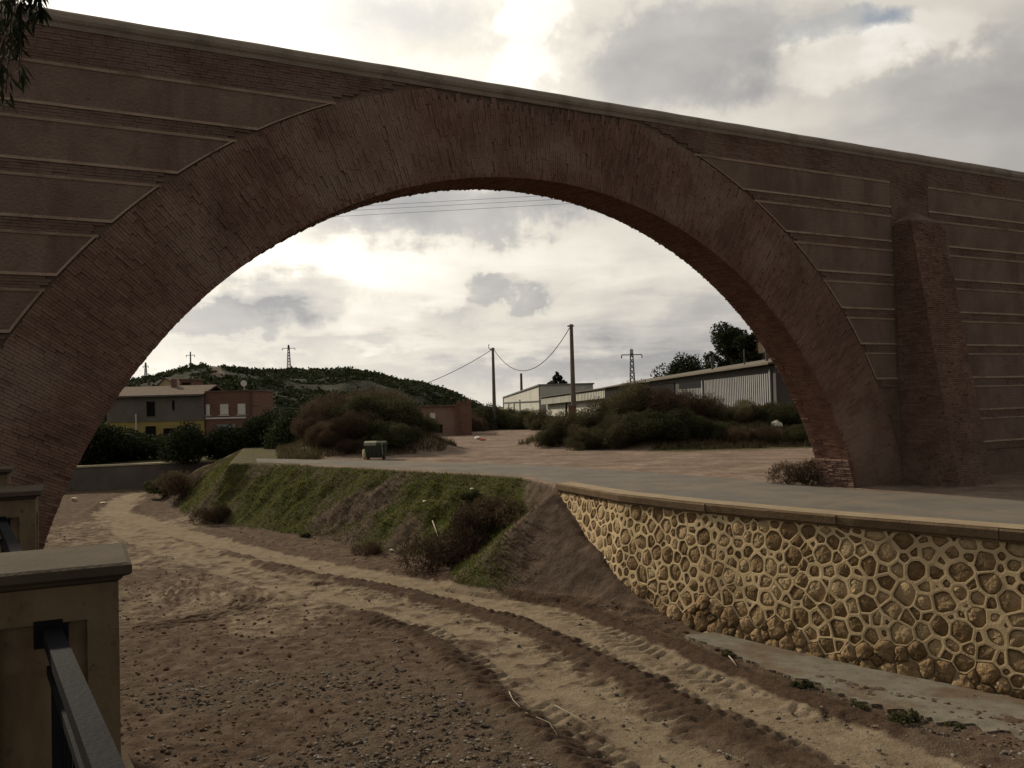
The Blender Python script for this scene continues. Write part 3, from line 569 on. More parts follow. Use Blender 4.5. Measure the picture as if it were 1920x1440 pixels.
# ------------------------------------------------------------------ rubble stone retaining wall
def build_stone_wall():
    P = np.array(wall_line); s = np.r_[0, np.cumsum(np.linalg.norm(np.diff(P, axis=0), axis=1))]; LEN = s[-1]
    H0, H1 = BED - .5, -.03
    Nn = WOUT
    root = empty('stone_retaining_wall', (P[3][0], P[3][1], BED), 'curved rubble stone retaining wall with raised pale mortar joints beside the dry riverbed', 'retaining wall')
    def W(u, z, d):
        x = np.interp(u, s, P[:, 0]); y = np.interp(u, s, P[:, 1]); nx = np.interp(u, s, Nn[:, 0]); ny = np.interp(u, s, Nn[:, 1]); l = math.hypot(nx, ny)
        off = d + .10 * (H1 - z); return np.array([x + nx / l * off, y + ny / l * off, z])
    # backing
    n = 80; V = []; Fs = []
    for i, u in enumerate(np.linspace(-.0, LEN, n)): V += [W(u, H0, -.10), W(u, H1, -.10), W(u, H1, -.62), W(u, H0, -.62)]
    for i in range(n - 1):
        a, b = 4 * i, 4 * i + 4
        Fs += [(a, b, b + 1, a + 1), (a + 1, b + 1, b + 2, a + 2), (a + 2, b + 2, b + 3, a + 3)]
    Fs += [(0, 1, 2, 3), (4 * n - 4, 4 * n - 1, 4 * n - 2, 4 * n - 3)]
    link('backing', mesh_py('wall_backing', V, [f[::-1] for f in Fs]), M['mortar'], root)
    r = random.Random(5); seeds = []
    cell = .5; grid = {}
    def far_ok(u, z, rad):
        for i in range(int(u / cell) - 2, int(u / cell) + 3):
            for (a, b, c) in grid.get(i, ()):
                if math.hypot(a - u, (b - z)) < (rad + c) * .92: return False
        return True
    for rad, tries in ((.235, 160), (.20, 500), (.17, 1800), (.14, 7000), (.11, 12000), (.085, 6000)):
        for _ in range(tries):
            u, z = r.uniform(-.2, LEN + .2), r.uniform(H0, H1 + .1)
            if far_ok(u, z, rad): grid.setdefault(int(u / cell), []).append((u, z, rad)); seeds.append((u, z, rad))
    def clip(poly, nx, nz, c):
        out = []
        for i in range(len(poly)):
            a, b = poly[i], poly[(i + 1) % len(poly)]; da, db = a[0] * nx + a[1] * nz - c, b[0] * nx + b[1] * nz - c
            if da <= 0: out.append(a)
            if da * db < 0: t = da / (da - db); out.append((a[0] + t * (b[0] - a[0]), a[1] + t * (b[1] - a[1])))
        return out
    MV, MF = [], []; stones = []
    for (u, z, rad) in seeds:
        if u < .0 or u > LEN: continue
        poly = [(max(u - .9, 0), max(z - .9, H0)), (min(u + .9, LEN), max(z - .9, H0)), (min(u + .9, LEN), min(z + .9, H1)), (max(u - .9, 0), min(z + .9, H1))]
        for i in range(int(u / cell) - 3, int(u / cell) + 4):
            for (a, b, c) in grid.get(i, ()):
                if (a, b) == (u, z) or math.hypot(a - u, b - z) > 1.3: continue
                dx, dz = a - u, b - z; L2 = dx * dx + dz * dz; k = (L2 + rad * rad - c * c) / (2 * L2)   # power diagram
                poly = clip(poly, dx, dz, (u + dx * k) * dx + (z + dz * k) * dz)
                if len(poly) < 3: break
            if len(poly) < 3: break
        if len(poly) < 3: continue
        cx = sum(p[0] for p in poly) / len(poly); cz = sum(p[1] for p in poly) / len(poly)
        area = abs(sum(poly[i][0] * poly[(i + 1) % len(poly)][1] - poly[(i + 1) % len(poly)][0] * poly[i][1] for i in range(len(poly)))) / 2
        if area < .012: 
            b = len(MV); MV += [W(p[0], p[1], .0) for p in poly]; MF.append(tuple(range(b, b + len(poly)))); continue
        nb = float(fbm(np.array([u * .9]), np.array([3.0]), 3, 7)[0]); nb2 = float(fbm(np.array([u * .35]), np.array([9.0]), 2, 17)[0])
        base = cz < BED + .12 + 1.3 * max(0, nb - .42) + .8 * max(0, nb2 - .45)
        worn = float(fbm(np.array([u * .4]), np.array([cz * .6]), 3, 27)[0])
        inset = (.012 + .008 * r.random()) if base else (.016 + .032 * r.random() ** 1.5 + (.028 if r.random() < .2 else 0))
        # inner outline: inset then rounded
        q = poly
        for i in range(len(poly)):
            a, b = poly[i], poly[(i + 1) % len(poly)]; ex, ez = b[0] - a[0], b[1] - a[1]; l = math.hypot(ex, ez)
            if l < 1e-5: continue
            nx, nz = ez / l, -ex / l
            if (cx - a[0]) * nx + (cz - a[1]) * nz > 0: nx, nz = -nx, -nz
            q = clip(q, nx, nz, a[0] * nx + a[1] * nz - inset)
            if len(q) < 3: break
        if len(q) < 3: continue
        for _ in range(2):
            q2 = []
            cut = r.choice((.05, .09, .15, .22))
            for i in range(len(q)):
                a, b = q[i], q[(i + 1) % len(q)]; q2 += [(a[0] * (1 - cut) + b[0] * cut, a[1] * (1 - cut) + b[1] * cut), (a[0] * cut + b[0] * (1 - cut), a[1] * cut + b[1] * (1 - cut))]
            q = q2
        qx = sum(p[0] for p in q) / len(q); qz = sum(p[1] for p in q) / len(q)
        def hit(pl, th):
            dx, dz = math.cos(th), math.sin(th); best = None
            for i in range(len(pl)):
                a, b = pl[i], pl[(i + 1) % len(pl)]; ex, ez = b[0] - a[0], b[1] - a[1]; den = dx * ez - dz * ex
                if abs(den) < 1e-9: continue
                t = ((a[0] - qx) * ez - (a[1] - qz) * ex) / den; w = ((a[0] - qx) * dz - (a[1] - qz) * dx) / den
                if t > 0 and -1e-6 <= w <= 1 + 1e-6: best = t if best is None else min(best, t)
            return best or 1e-3
        ths = sorted(set([round(2 * math.pi * k / 12, 5) for k in range(12)] + [round(math.atan2(p[1] - qz, p[0] - qx) % (2 * math.pi), 5) for p in poly]))
        ro = [hit(poly, t) for t in ths]; ri = [min(hit(q, t), o_ * .97) for t, o_ in zip(ths, ro)]; n = len(ths)
        def mh(uu, zz): return -.035 if base else .002 + .022 * (float(fbm(np.array([uu * 2.1]), np.array([zz * 2.1]), 2, 57)[0]) - .35)
        b = len(MV)
        MV += [W(qx + o_ * math.cos(t), qz + o_ * math.sin(t), mh(qx + o_ * math.cos(t), qz + o_ * math.sin(t))) for t, o_ in zip(ths, ro)]
        MV += [W(qx + i_ * math.cos(t), qz + i_ * math.sin(t), mh(qx + i_ * math.cos(t), qz + i_ * math.sin(t)) - .004) for t, i_ in zip(ths, ri)]
        MV += [W(qx + i_ * 1.0 * math.cos(t), qz + i_ * 1.0 * math.sin(t), -.12) for t, i_ in zip(ths, ri)]
        for k in range(n):
            k2 = (k + 1) % n; MF += [(b + k, b + k2, b + n + k2, b + n + k), (b + n + k, b + n + k2, b + 2 * n + k2, b + 2 * n + k)]
        # stone
        rec = (.035 + .03 * r.random()) if base else -(.004 + .022 * r.random()) * (.3 if worn > .53 else 1)
        SV = []; SF = []; tiltu, tiltz = r.uniform(-.13, .13), r.uniform(-.13, .13)
        for sc_, dd in ((1.03, -.07), (.94, -.006), (.52, .003)):
            for t, i_ in zip(ths, ri):
                rr = i_ * sc_; ju = rr * math.cos(t); jz = rr * math.sin(t)
                SV.append(W(qx + ju, qz + jz, rec + dd + ju * tiltu + jz * tiltz + (r.uniform(-.012, .012) if sc_ < 1 else 0) * (2.2 if base else 1)))
        SV.append(W(qx, qz, rec + .012 + r.uniform(-.01, .015)))
        for a_ in range(2):
            for k in range(n):
                k2 = (k + 1) % n; SF.append((a_ * n + k, a_ * n + k2, (a_ + 1) * n + k2, (a_ + 1) * n + k))
        SF += [(2 * n + k, 2 * n + (k + 1) % n, 3 * n) for k in range(n)]
        c = W(qx, qz, 0); show = area / (c[0] ** 2 + c[1] ** 2) * (1 if u < LEN - 4.2 else .1)
        stones.append((show, SV, SF, base))
    link('mortar', mesh_py('wall_mortar', MV, MF), M['mortar'], root)
    stones.sort(key=lambda t: -t[0])
    for (_, V, Fs, base) in stones[:300]:
        link('stone', mesh_py('stone', V, Fs, True), M['stone_base' if base else 'stone'], root)
    rest = MB()
    for (_, V, Fs, base) in stones[300:]: rest.add(V, Fs)
    if rest.v: tag(rest.build('small_stones', M['stone'], root, True), kind='stuff')
    # coping slabs
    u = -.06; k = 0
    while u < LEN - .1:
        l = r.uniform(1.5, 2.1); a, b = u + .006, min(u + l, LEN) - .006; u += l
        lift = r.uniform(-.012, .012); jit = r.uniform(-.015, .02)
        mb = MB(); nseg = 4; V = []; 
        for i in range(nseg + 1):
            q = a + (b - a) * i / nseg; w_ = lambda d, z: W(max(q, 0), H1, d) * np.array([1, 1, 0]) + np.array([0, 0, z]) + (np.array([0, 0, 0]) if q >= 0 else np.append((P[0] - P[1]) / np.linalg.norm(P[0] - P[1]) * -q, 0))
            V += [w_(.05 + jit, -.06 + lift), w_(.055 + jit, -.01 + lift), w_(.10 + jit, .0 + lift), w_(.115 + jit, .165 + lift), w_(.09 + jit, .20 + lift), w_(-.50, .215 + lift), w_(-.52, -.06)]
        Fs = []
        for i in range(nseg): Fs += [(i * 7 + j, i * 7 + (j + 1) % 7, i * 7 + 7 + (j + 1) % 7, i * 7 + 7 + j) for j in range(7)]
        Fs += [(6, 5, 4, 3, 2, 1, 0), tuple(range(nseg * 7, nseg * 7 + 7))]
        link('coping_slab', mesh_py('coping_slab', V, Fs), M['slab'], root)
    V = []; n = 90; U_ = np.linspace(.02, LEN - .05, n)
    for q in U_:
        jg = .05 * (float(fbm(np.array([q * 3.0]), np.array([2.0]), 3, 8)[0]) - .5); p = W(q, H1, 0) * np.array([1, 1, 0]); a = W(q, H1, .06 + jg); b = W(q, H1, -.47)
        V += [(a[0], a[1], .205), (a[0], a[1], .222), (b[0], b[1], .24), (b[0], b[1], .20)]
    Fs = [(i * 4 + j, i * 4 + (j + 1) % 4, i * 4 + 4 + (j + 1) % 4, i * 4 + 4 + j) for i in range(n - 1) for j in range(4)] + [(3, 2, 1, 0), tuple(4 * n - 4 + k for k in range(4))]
    link('coping_top', mesh_py('coping_top', V, Fs), M['wall_coping'], root)  # thin top layer in a paler colour than the slabs below
    # concrete apron along the foot of the wall
    pts_out = [gnd(*p, BED + .08) for p in ((1290, 1185), (1400, 1232), (1500, 1268), (1600, 1305), (1690, 1330), (1800, 1352), (1950, 1385), (2200, 1440))]
    us = np.linspace(0, 1, 160); A = np.array(pts_out); sa = np.linspace(0, 1, len(A)); V = []
    for t in us:
        o_ = np.array([np.interp(t, sa, A[:, k]) for k in range(3)])
        d_, sg, ar = poly_dist(np.array([o_[0]]), np.array([o_[1]]), wall_line); w_ = W(float(ar[0]), BED, .0)
        jag = .55 * (float(fbm(np.array([t * 30.0]), np.array([1.0]), 3, 3)[0]) - .5); o2 = o_ + (o_ - w_) / np.linalg.norm(o_ - w_) * jag
        V += [(w_[0], w_[1], BED - .10), (w_[0] * .5 + o2[0] * .5, w_[1] * .5 + o2[1] * .5, BED - .03), (o2[0], o2[1], BED + .03), (o2[0], o2[1], BED - .4)]
    Fs = [(i * 4 + j, i * 4 + j + 1, i * 4 + j + 5, i * 4 + j + 4) for i in range(159) for j in range(3)]
    o = link('concrete_apron', mesh_py('concrete_apron', V, Fs), M['apron']); tag(o, kind='structure')
build_stone_wall()

# ------------------------------------------------------------------ parapet of the promenade the camera stands on
def build_promenade():
    L_ = np.array(parapet_line); line = np.array([(1.8, -2.3)] + parapet_line[1:])
    d = line[-1] - line[0]; d /= np.linalg.norm(d); nrm = np.array([d[1], -d[0]])      # right of travel: river side
    ax = np.array([d[0], d[1], 0]); ay = np.array([nrm[0], nrm[1], 0]); az = np.array([0, 0, 1.])
    # retaining wall under the parapet
    V = []; Fs = []
    pts = [line[0] - d * 3] + [p for p in line] 
    for p in pts:
        a, b = p + nrm * .20, p - nrm * 1.2
        V += [(a[0] + nrm[0] * .12, a[1] + nrm[1] * .12, BED - .5), (a[0], a[1], 1.28), (b[0], b[1], 1.28), (b[0], b[1], BED - .5)]
    for i in range(len(pts) - 1): Fs += [(i * 4 + j, i * 4 + (j + 1) % 4, i * 4 + 4 + (j + 1) % 4, i * 4 + 4 + j) for j in range(4)]
    Fs += [(3, 2, 1, 0), tuple(len(V) - 4 + k for k in range(4))]
    o = link('promenade_wall', mesh_py('promenade_wall', V, Fs), M['pillar']); tag(o, 'rendered river wall below the promenade parapet pillars', 'wall')
    V = [(p[0] - nrm[0] * .0, p[1], 1.30) for p in pts] + [(p[0] - 9, p[1] - 5, 1.30) for p in pts]; n = len(pts)
    o = link('promenade', mesh_py('promenade', V, [(i, i + 1, n + i + 1, n + i) for i in range(n - 1)]), M['paving']); tag(o, kind='structure')
    labs = ['nearest ochre parapet pillar with recessed panel and dark cap, beside the camera', 'second ochre parapet pillar with moulded cap along the railing', 'third ochre parapet pillar, small and partly cut off at the left edge', 'farthest parapet pillar before the bridge foot']
    tops = []
    ph = R(26); px_ = np.array([math.cos(ph), math.sin(ph), 0]); py_ = np.array([-math.sin(ph), math.cos(ph), 0])
    caps = []
    for e in (gnd(222, 1090, 2.29), gnd(66, 936, 2.29), gnd(14, 890, 2.29)): c_ = e - px_ * .245 + py_ * .245; caps.append((float(c_[0]), float(c_[1])))
    caps.append((2 * caps[2][0] - caps[1][0], 2 * caps[2][1] - caps[1][1]))
    for (cx, cy), lab in zip(caps, labs):
        root = empty('parapet_pillar', (cx, cy, 1.28), lab, 'pillar', 'pillars of the promenade parapet')
        hw = .245; zt = 2.29; zb = 1.28
        m = MB(); m.obox((cx, cy, (zb + zt) / 2), px_, py_, az, hw - .028, hw - .028, (zt - zb) / 2); m.build('shaft', M['pillar'], root)
        m = MB()                                                                  # raised margins leave a recessed panel on every face
        for (fx, fy) in ((px_, py_), (py_, -px_), (-px_, -py_), (-py_, px_)):
            c = np.array([cx, cy, 0]) - fy * (hw - .014)
            for (u0, u1, z0, z1) in ((-hw + .028, -hw + .105, zb, zt), (hw - .105, hw - .028, zb, zt), (-hw + .105, hw - .105, zt - .125, zt), (-hw + .105, hw - .105, zb, zb + .12)):
                m.obox(c + fx * (u0 + u1) / 2 + az * (z0 + z1) / 2, fx, fy, az, (u1 - u0) / 2, .014, (z1 - z0) / 2)
        for sx in (-1, 1):
            for sy in (-1, 1): m.obox(np.array([cx, cy, (zb + zt) / 2]) + px_ * sx * (hw - .014) + py_ * sy * (hw - .014), px_, py_, az, .014, .014, (zt - zb) / 2)
        m.build('panel_margin', M['pillar'], root)
        m = MB()
        prof = [(hw - .005, zt), (hw + .010, zt + .010), (hw + .016, zt + .020), (hw + .038, zt + .028), (hw + .045, zt + .034), (hw + .045, zt + .064), (hw + .028, zt + .072)]
        V = []; Fs = []
        for (h, z) in prof: V += [np.array([cx, cy, z]) + px_ * h * i + py_ * h * j for (i, j) in ((-1, -1), (1, -1), (1, 1), (-1, 1))]
        for k in range(len(prof) - 1): Fs += [(k * 4 + j, k * 4 + (j + 1) % 4, k * 4 + 4 + (j + 1) % 4, k * 4 + 4 + j) for j in range(4)]
        Fs += [(3, 2, 1, 0), tuple(len(V) - 4 + j for j in range(4))]
        m.add(V, Fs); m.build('cap', M['pillar_cap'], root)
        tops.append(np.array([cx, cy, 0]))
    # iron railings between pillars
    ends = [np.array([1.75, -2.35, 0])] + tops; rl = ['nearest dark iron railing running from the near pillar towards the camera', 'dark iron railing between the nearest and second parapet pillars', 'dark iron railing between the second and third parapet pillars', 'dark iron railing beyond the third parapet pillar']
    for i in range(4):
        a, b = ends[i], ends[i + 1]; v = b - a; l = np.linalg.norm(v); v /= l; sd_ = np.array([v[1], -v[0], 0])
        root = empty('iron_railing', (a[0], a[1], 1.3), rl[i], 'railing', 'railings of the promenade parapet')
        mid = (a + b) / 2; half = l / 2 - .24
        for nm, z, w_, h_ in (('top_rail', 2.13, .030, .024), ('middle_rail', 2.0, .016, .016), ('bottom_rail', 1.42, .018, .018)):
            m = MB(); m.obox(mid + az * z, v, sd_, az, half, w_, h_); m.build(nm, M['iron'], root)
        nbar = int(2 * half / .12)
        for k in range(nbar):
            q = a + v * (.24 + (k + .5) * 2 * half / nbar); m = MB(); m.obox(q + az * 1.70, v, sd_, az, .007, .007, .30); m.build('bar', M['iron'], root)
        m = MB(); m.obox(b - v * .238 + az * 2.13, v, sd_, az, .012, .055, .048); m.build('wall_plate', M['iron'], root)
build_promenade()

# ------------------------------------------------------------------ foliage
def leaf_mesh(name, blobs, n, size, aspect=.45, hollow=.55, seed=0, droop=0.0, up=0.0):
    r = np.random.default_rng(seed); w = np.array([b[3] * b[4] * b[5] for b in blobs]) ** .7; w /= w.sum(); idx = r.choice(len(blobs), n, p=w); Bq = np.array(blobs)[idx]
    d = r.normal(size=(n, 3)); d /= np.linalg.norm(d, axis=1)[:, None]; rad = hollow + (1 - hollow) * r.random(n) ** .7
    rad *= .82 + .36 * value_noise(d[:, 0] * 3 + idx * 7, d[:, 2] * 3 + d[:, 1] * 2, seed)
    c = Bq[:, :3] + d * rad[:, None] * Bq[:, 3:6]
    keep = c[:, 2] > .02; c = c[keep]; d = d[keep]; n = len(c)
    a = r.normal(size=(n, 3)) * .8 + d * .5; a[:, 2] += up - droop; a /= np.linalg.norm(a, axis=1)[:, None]
    b = np.cross(a, r.normal(size=(n, 3))); b /= np.linalg.norm(b, axis=1)[:, None]
    s = size * (.6 + .8 * r.random(n))[:, None]
    V = np.stack([c - a * s * .5, c + b * s * aspect * .5 + a * s * .05, c + a * s * .5, c - b * s * aspect * .5 + a * s * .05], 1).reshape(-1, 3)
    clump = value_noise(c[:, 0] * 1.7 + 9, c[:, 1] * 1.7 + c[:, 2] * 1.3, seed + 3)
    return mesh_np(name, V, np.arange(4 * n).reshape(-1, 4), tint=.6 * clump + .4 * r.random(n))
def random_blobs(r, n, rx, ry, rz, z0, size):
    out = []
    for i in range(n):
        t = r.random() * 2 * math.pi; q = math.sqrt(r.random()) ; s = size * r.uniform(.6, 1.15)
        out.append((math.cos(t) * q * rx, math.sin(t) * q * ry, z0 + rz * r.random() * (1.05 - .55 * q), s, s * r.uniform(.8, 1.1), s * r.uniform(.7, 1.0)))
    return out
def stems(name, n, h, spread, r0, seed):
    r = random.Random(seed); m = MB()
    for i in range(n):
        t = r.random() * 6.28; l = h * r.uniform(.6, 1); P = [(math.cos(t) * .06, math.sin(t) * .06, -.15)]
        for k in range(1, 5): q = k / 4; P.append((math.cos(t + .3 * q) * spread * q ** 1.3, math.sin(t + .3 * q) * spread * q ** 1.3, l * q))
        m.tube(P, [r0 * (1 - .8 * k / 4) for k in range(5)], 5)
    return mesh_py(name, m.v, m.f, True)
BUSH = {}
def bush_kind(key, mat, rx, ry, rz, z0, size, nb, n, leaf, seed, aspect=.45, up=0.0):
    r = random.Random(seed); BUSH[key] = (leaf_mesh('crown_' + key, random_blobs(r, nb, rx, ry, rz, z0, size), n, leaf, aspect, .45, seed, 0, up), stems('stem_' + key, 6, z0 + rz * .7, rx * .6, .05 * max(rx, .4), seed + 1), mat)
bush_kind('round', 'leaf_dark', 1.1, 1.1, 1.6, .7, 1.15, 12, 14000, .17, 1)
bush_kind('round2', 'leaf_dark', 1.3, 1.2, 1.5, .6, 1.1, 12, 14000, .17, 2)
bush_kind('scrub', 'leaf_olive', 2.0, 1.5, 1.5, .3, .85, 26, 22000, .15, 3, .22, .7)
bush_kind('scrub2', 'leaf', 1.8, 1.5, 1.3, .25, .85, 26, 22000, .14, 4, .28, .6)
bush_kind('brown', 'leaf_brown', 1.8, 1.4, 1.4, .25, .85, 26, 24000, .18, 5, .12, .9)
bush_kind('small', 'leaf_brown', .55, .5, .35, .15, .32, 8, 5000, .10, 6, .14, .9)
bush_kind('smallg', 'leaf', .5, .45, .3, .12, .28, 8, 4500, .08, 7, .35, .6)
bush_kind('weed', 'leaf', .16, .14, .07, .05, .10, 6, 420, .085, 8, .45, .6)
nbush = [0]
def bush(key, x, y, s, label, cat='bush', group=None, z=None, name='bush', sz=None):
    me, st, mt = BUSH[key]; zz = (gz(x, y) if z is None else z) - .05
    root = empty(name, (x, y, zz), label, cat, group); root.rotation_euler = (0, 0, random.random() * 6.28); root.scale = (s, s, sz or s)
    for nm, m_, mm in (('foliage', me, mt), ('stem', st, 'bark')):
        o = bpy.data.objects.new(nm, m_); col.objects.link(o); o.parent = root
        if not m_.materials: m_.materials.append(M[mm])
    return root
def bpx(key, px, py_base, z, s, label, **kw): p = gnd(px, py_base, z); return bush(key, p[0], p[1], s, label, **kw)

# round trees on the far retaining wall
G = 'dark round trees along the far river wall'
for (px, y, s, sz, key, lab) in ((195, 74, 1.75, 1.35, 'round2', 'black-green bushy tree at the foot of the arch, leftmost of the far row'), (268, 77, 1.6, 1.0, 'round2', 'low dark bush before the yellow house wall'), (352, 71.0, 1.28, 1.22, 'round', 'round dark tree in front of the grey and yellow house'), (438, 72, 1.15, 1.15, 'round2', 'round dark tree in front of the brick house windows'), (505, 74, 1.7, 1.5, 'round', 'dark tree between the brick house and the brown mound'), (552, 70, 1.45, 1.6, 'round2', 'tall dark bush against the left flank of the brown mound')):
    p = at(px, 800, y); bush(key, p[0], p[1], s, lab, 'tree', G, z=-1.1, name='round_tree', sz=sz)
# brown mound beside the container
G = 'bushes on the mound behind the container'
for (px, y, s, key, lab) in ((598, 60, 1.0, 'brown', 'dry brown bush on the lit left shoulder of the mound'), (645, 60, 1.35, 'brown', 'tall dry brown bush crowning the mound'), (700, 57, 1.3, 'scrub2', 'dark green bush directly behind the waste container'), (745, 59, 1.1, 'scrub2', 'dark bush on the right shoulder of the mound'), (728, 63, 1.5, 'scrub', 'olive bush on the back of the mound below the cable'), (785, 60, .65, 'scrub2', 'low dark bush at the right end of the mound'), (640, 54.5, .6, 'brown', 'low dry bush left of the waste container'), (690, 60, 1.45, 'brown', 'highest brown bush at the top of the mound'), (758, 55, .6, 'scrub2', 'low dark bush right of the waste container'), (612, 55, .65, 'brown', 'low brown bush on the far left slope of the mound'), (668, 55, .85, 'brown', 'brown bush just left of and behind the waste container'), (590, 57, .7, 'brown', 'dry bush at the left foot of the mound above the road'), (628, 54.2, .55, 'brown', 'small dry bush low on the front of the mound'), (655, 53, .4, 'brown', 'smallest dry bush by the road left of the pale marker'), (722, 54, .85, 'scrub2', 'dark bush close behind the right side of the waste container')):
    p = at(px, 800, y); bush(key, p[0], p[1], s, lab, 'bush', G)
# thicket before the shed
G = 'thicket in front of the long shed'
for (px, y, s, key, lab) in ((1040, 58, .62, 'scrub', 'low green bush at the left tip of the thicket'), (1078, 58, .9, 'scrub', 'olive bush near the left end of the thicket, by the dirt track'), (1125, 59, 1.0, 'scrub', 'olive bush in the left part of the thicket'), (1180, 60, 1.2, 'scrub', 'tallest olive bush left of the thicket centre'), (1240, 59, 1.15, 'brown', 'brownish tall bush in the centre of the thicket'), (1290, 58, .95, 'brown', 'brownish bush right of the thicket centre'), (1340, 58, .68, 'scrub', 'olive bush below the corrugated panel'), (1390, 57, .6, 'scrub', 'bush below the right half of the corrugated panel'), (1440, 57, .62, 'scrub2', 'dark green bush below the panel corner'), (1490, 56, .85, 'scrub2', 'dark green bush at the right end of the thicket beside the arch'), (1205, 55, 1.0, 'scrub2', 'dark bush at the front foot of the thicket'), (1265, 54.5, .95, 'scrub2', 'dark bush in the middle of the front edge of the thicket'), (1330, 54, .6, 'scrub2', 'front edge bush below the left end of the panel'), (1385, 53, .5, 'brown', 'small brown bush on the front edge below the panel'), (1150, 55, .9, 'scrub', 'olive bush at the front left foot of the thicket'), (1095, 54.5, .65, 'scrub', 'low olive bush spilling towards the dirt track'), (1440, 53, .45, 'brown', 'small brown bush near the white plastic bag'), (1500, 53, .55, 'scrub2', 'low green bush beside the springing of the arch')):
    p = at(px, 800, y); bush(key, p[0], p[1], s, lab, 'bush', G)
G = 'bushes along the end of the dirt yard'
for (px, y, s, key, lab) in ((905, 105, 1.7, 'scrub2', 'dark bush at the foot of the left utility pole'), (945, 108, 1.4, 'scrub2', 'low dark bush left of the white hall'), (985, 104, 1.3, 'scrub2', 'green bush before the corner of the white hall'), (1020, 98, 1.1, 'scrub', 'small olive bush under the white hall wall'), (878, 100, 1.1, 'brown', 'brown bush beside the ruined brick wall')):
    p = at(px, 800, y); bush(key, p[0], p[1], s, lab, 'bush', G, z=-.05)
# shrubs on the river bank
G = 'shrubs on the river bank'
for (px, py, z, s, key, lab) in ((845, 1000, -1.7, 2.5, 'small', 'big dark brown dry shrub low on the grassy bank'), (900, 985, -1.6, 2.0, 'small', 'dry brown shrub right of the biggest bank shrub'), (925, 935, -.6, 2.0, 'small', 'dry shrub high on the bank near the bare soil'), (885, 905, -.2, .8, 'smallg', 'small dark green shrub on the upper edge of the bank'), (575, 1000, -2.7, .55, 'smallg', 'small green plant at the foot of the bank'), (400, 970, -2.6, 1.6, 'small', 'brown weed clump at the left foot of the bank'), (345, 935, -2.5, 2.6, 'small', 'grey brown shrub at the left nose of the bank'), (320, 915, -2.2, 2.8, 'smallg', 'dull green shrub at the far left nose of the bank'), (690, 1030, -2.7, .9, 'small', 'brown grass clump on the lower edge of the bank'), (960, 1000, -1.9, .8, 'smallg', 'dark green shrub beside the bare soil ramp')):
    bpx(key, px, py, z, s, lab, group=G)
bush('small', *at(1508, 890, 29.5)[:2], 1.5, 'dry brown bush at the foot of the right springing', 'bush')
for (px, py, s, lab) in ((1500, 1278, 1.0, 'small green weed on the left edge of the concrete apron'), (1700, 1340, 1.25, 'largest green weed on the broken edge of the concrete apron'), (1360, 1222, .9, 'green weed at the upper left corner of the concrete apron'), (1610, 1315, .8, 'pale green weed among pebbles below the apron edge'), (1820, 1290, 1.0, 'weed growing at the foot of the stone wall'), (1790, 1352, .7, 'small weed near the right end of the apron edge')):
    bpx('weed', px, py, BED + .1, s * 1.1, lab, cat='weed', group='weeds along the concrete apron', name='weed')

# grass and dry stalks on the bank, pebbles and clods in the bed
def scatter_bank():
    n = 420000; x = rng.uniform(-27, 4, n); y = rng.uniform(27, 66, n); z, sT, sB, k, river = ground(x, y)
    g = fbm(x * .45, y * .45, 4, 111) + .10 * (x < 0) - .35 * (x > .3); big = fbm(x * .8, y * .8, 3, 131)
    ok = river & (k < .97) & (k > .01)
    g = g - .25 * sstep(-17, -22, x) - .3 * sstep(.62, .8, big); gm = ok & (g > .30 + .36 * rng.random(n)) & (x < 1.0); dm = ok & (~gm) & (rng.random(n) < .55) & (x < .8 + rng.random(n))
    def blades(msk, h0, h1, w, lean, cap):
        i = np.flatnonzero(msk); i = i[:cap]; m = len(i); h = rng.uniform(h0, h1, m) * (.5 + big[i]); t = rng.uniform(0, 6.283, m); dx, dy = np.cos(t), np.sin(t); l = rng.uniform(.1, lean, m) * h; ww = w * (.7 + .6 * rng.random(m))
        p = np.stack([x[i], y[i], z[i] - .03], 1); sdv = np.stack([-dy * ww, dx * ww, 0 * ww], 1); tip = p + np.stack([dx * l, dy * l, h], 1)
        return np.stack([p - sdv, p + sdv, tip], 1).reshape(-1, 3), m
    V, m = blades(gm, .06, .17, .024, 1.6, 80000)
    o = link('bank_grass', mesh_np('bank_grass', V, np.arange(3 * m).reshape(-1, 3), tint=rng.random(m)), M['grass']); tag(o, 'short green grass covering the river bank', 'grass', kind='stuff')
    V, m = blades(dm & (x < .2 + rng.random(n) * .8), .04, .18, .018, 1.8, 60000)
    o = link('dry_stalks', mesh_np('dry_stalks', V, np.arange(3 * m).reshape(-1, 3), tint=rng.random(m)), M['dry']); tag(o, 'dry brown stalks on the river bank', 'dry grass', kind='stuff')
scatter_bank()
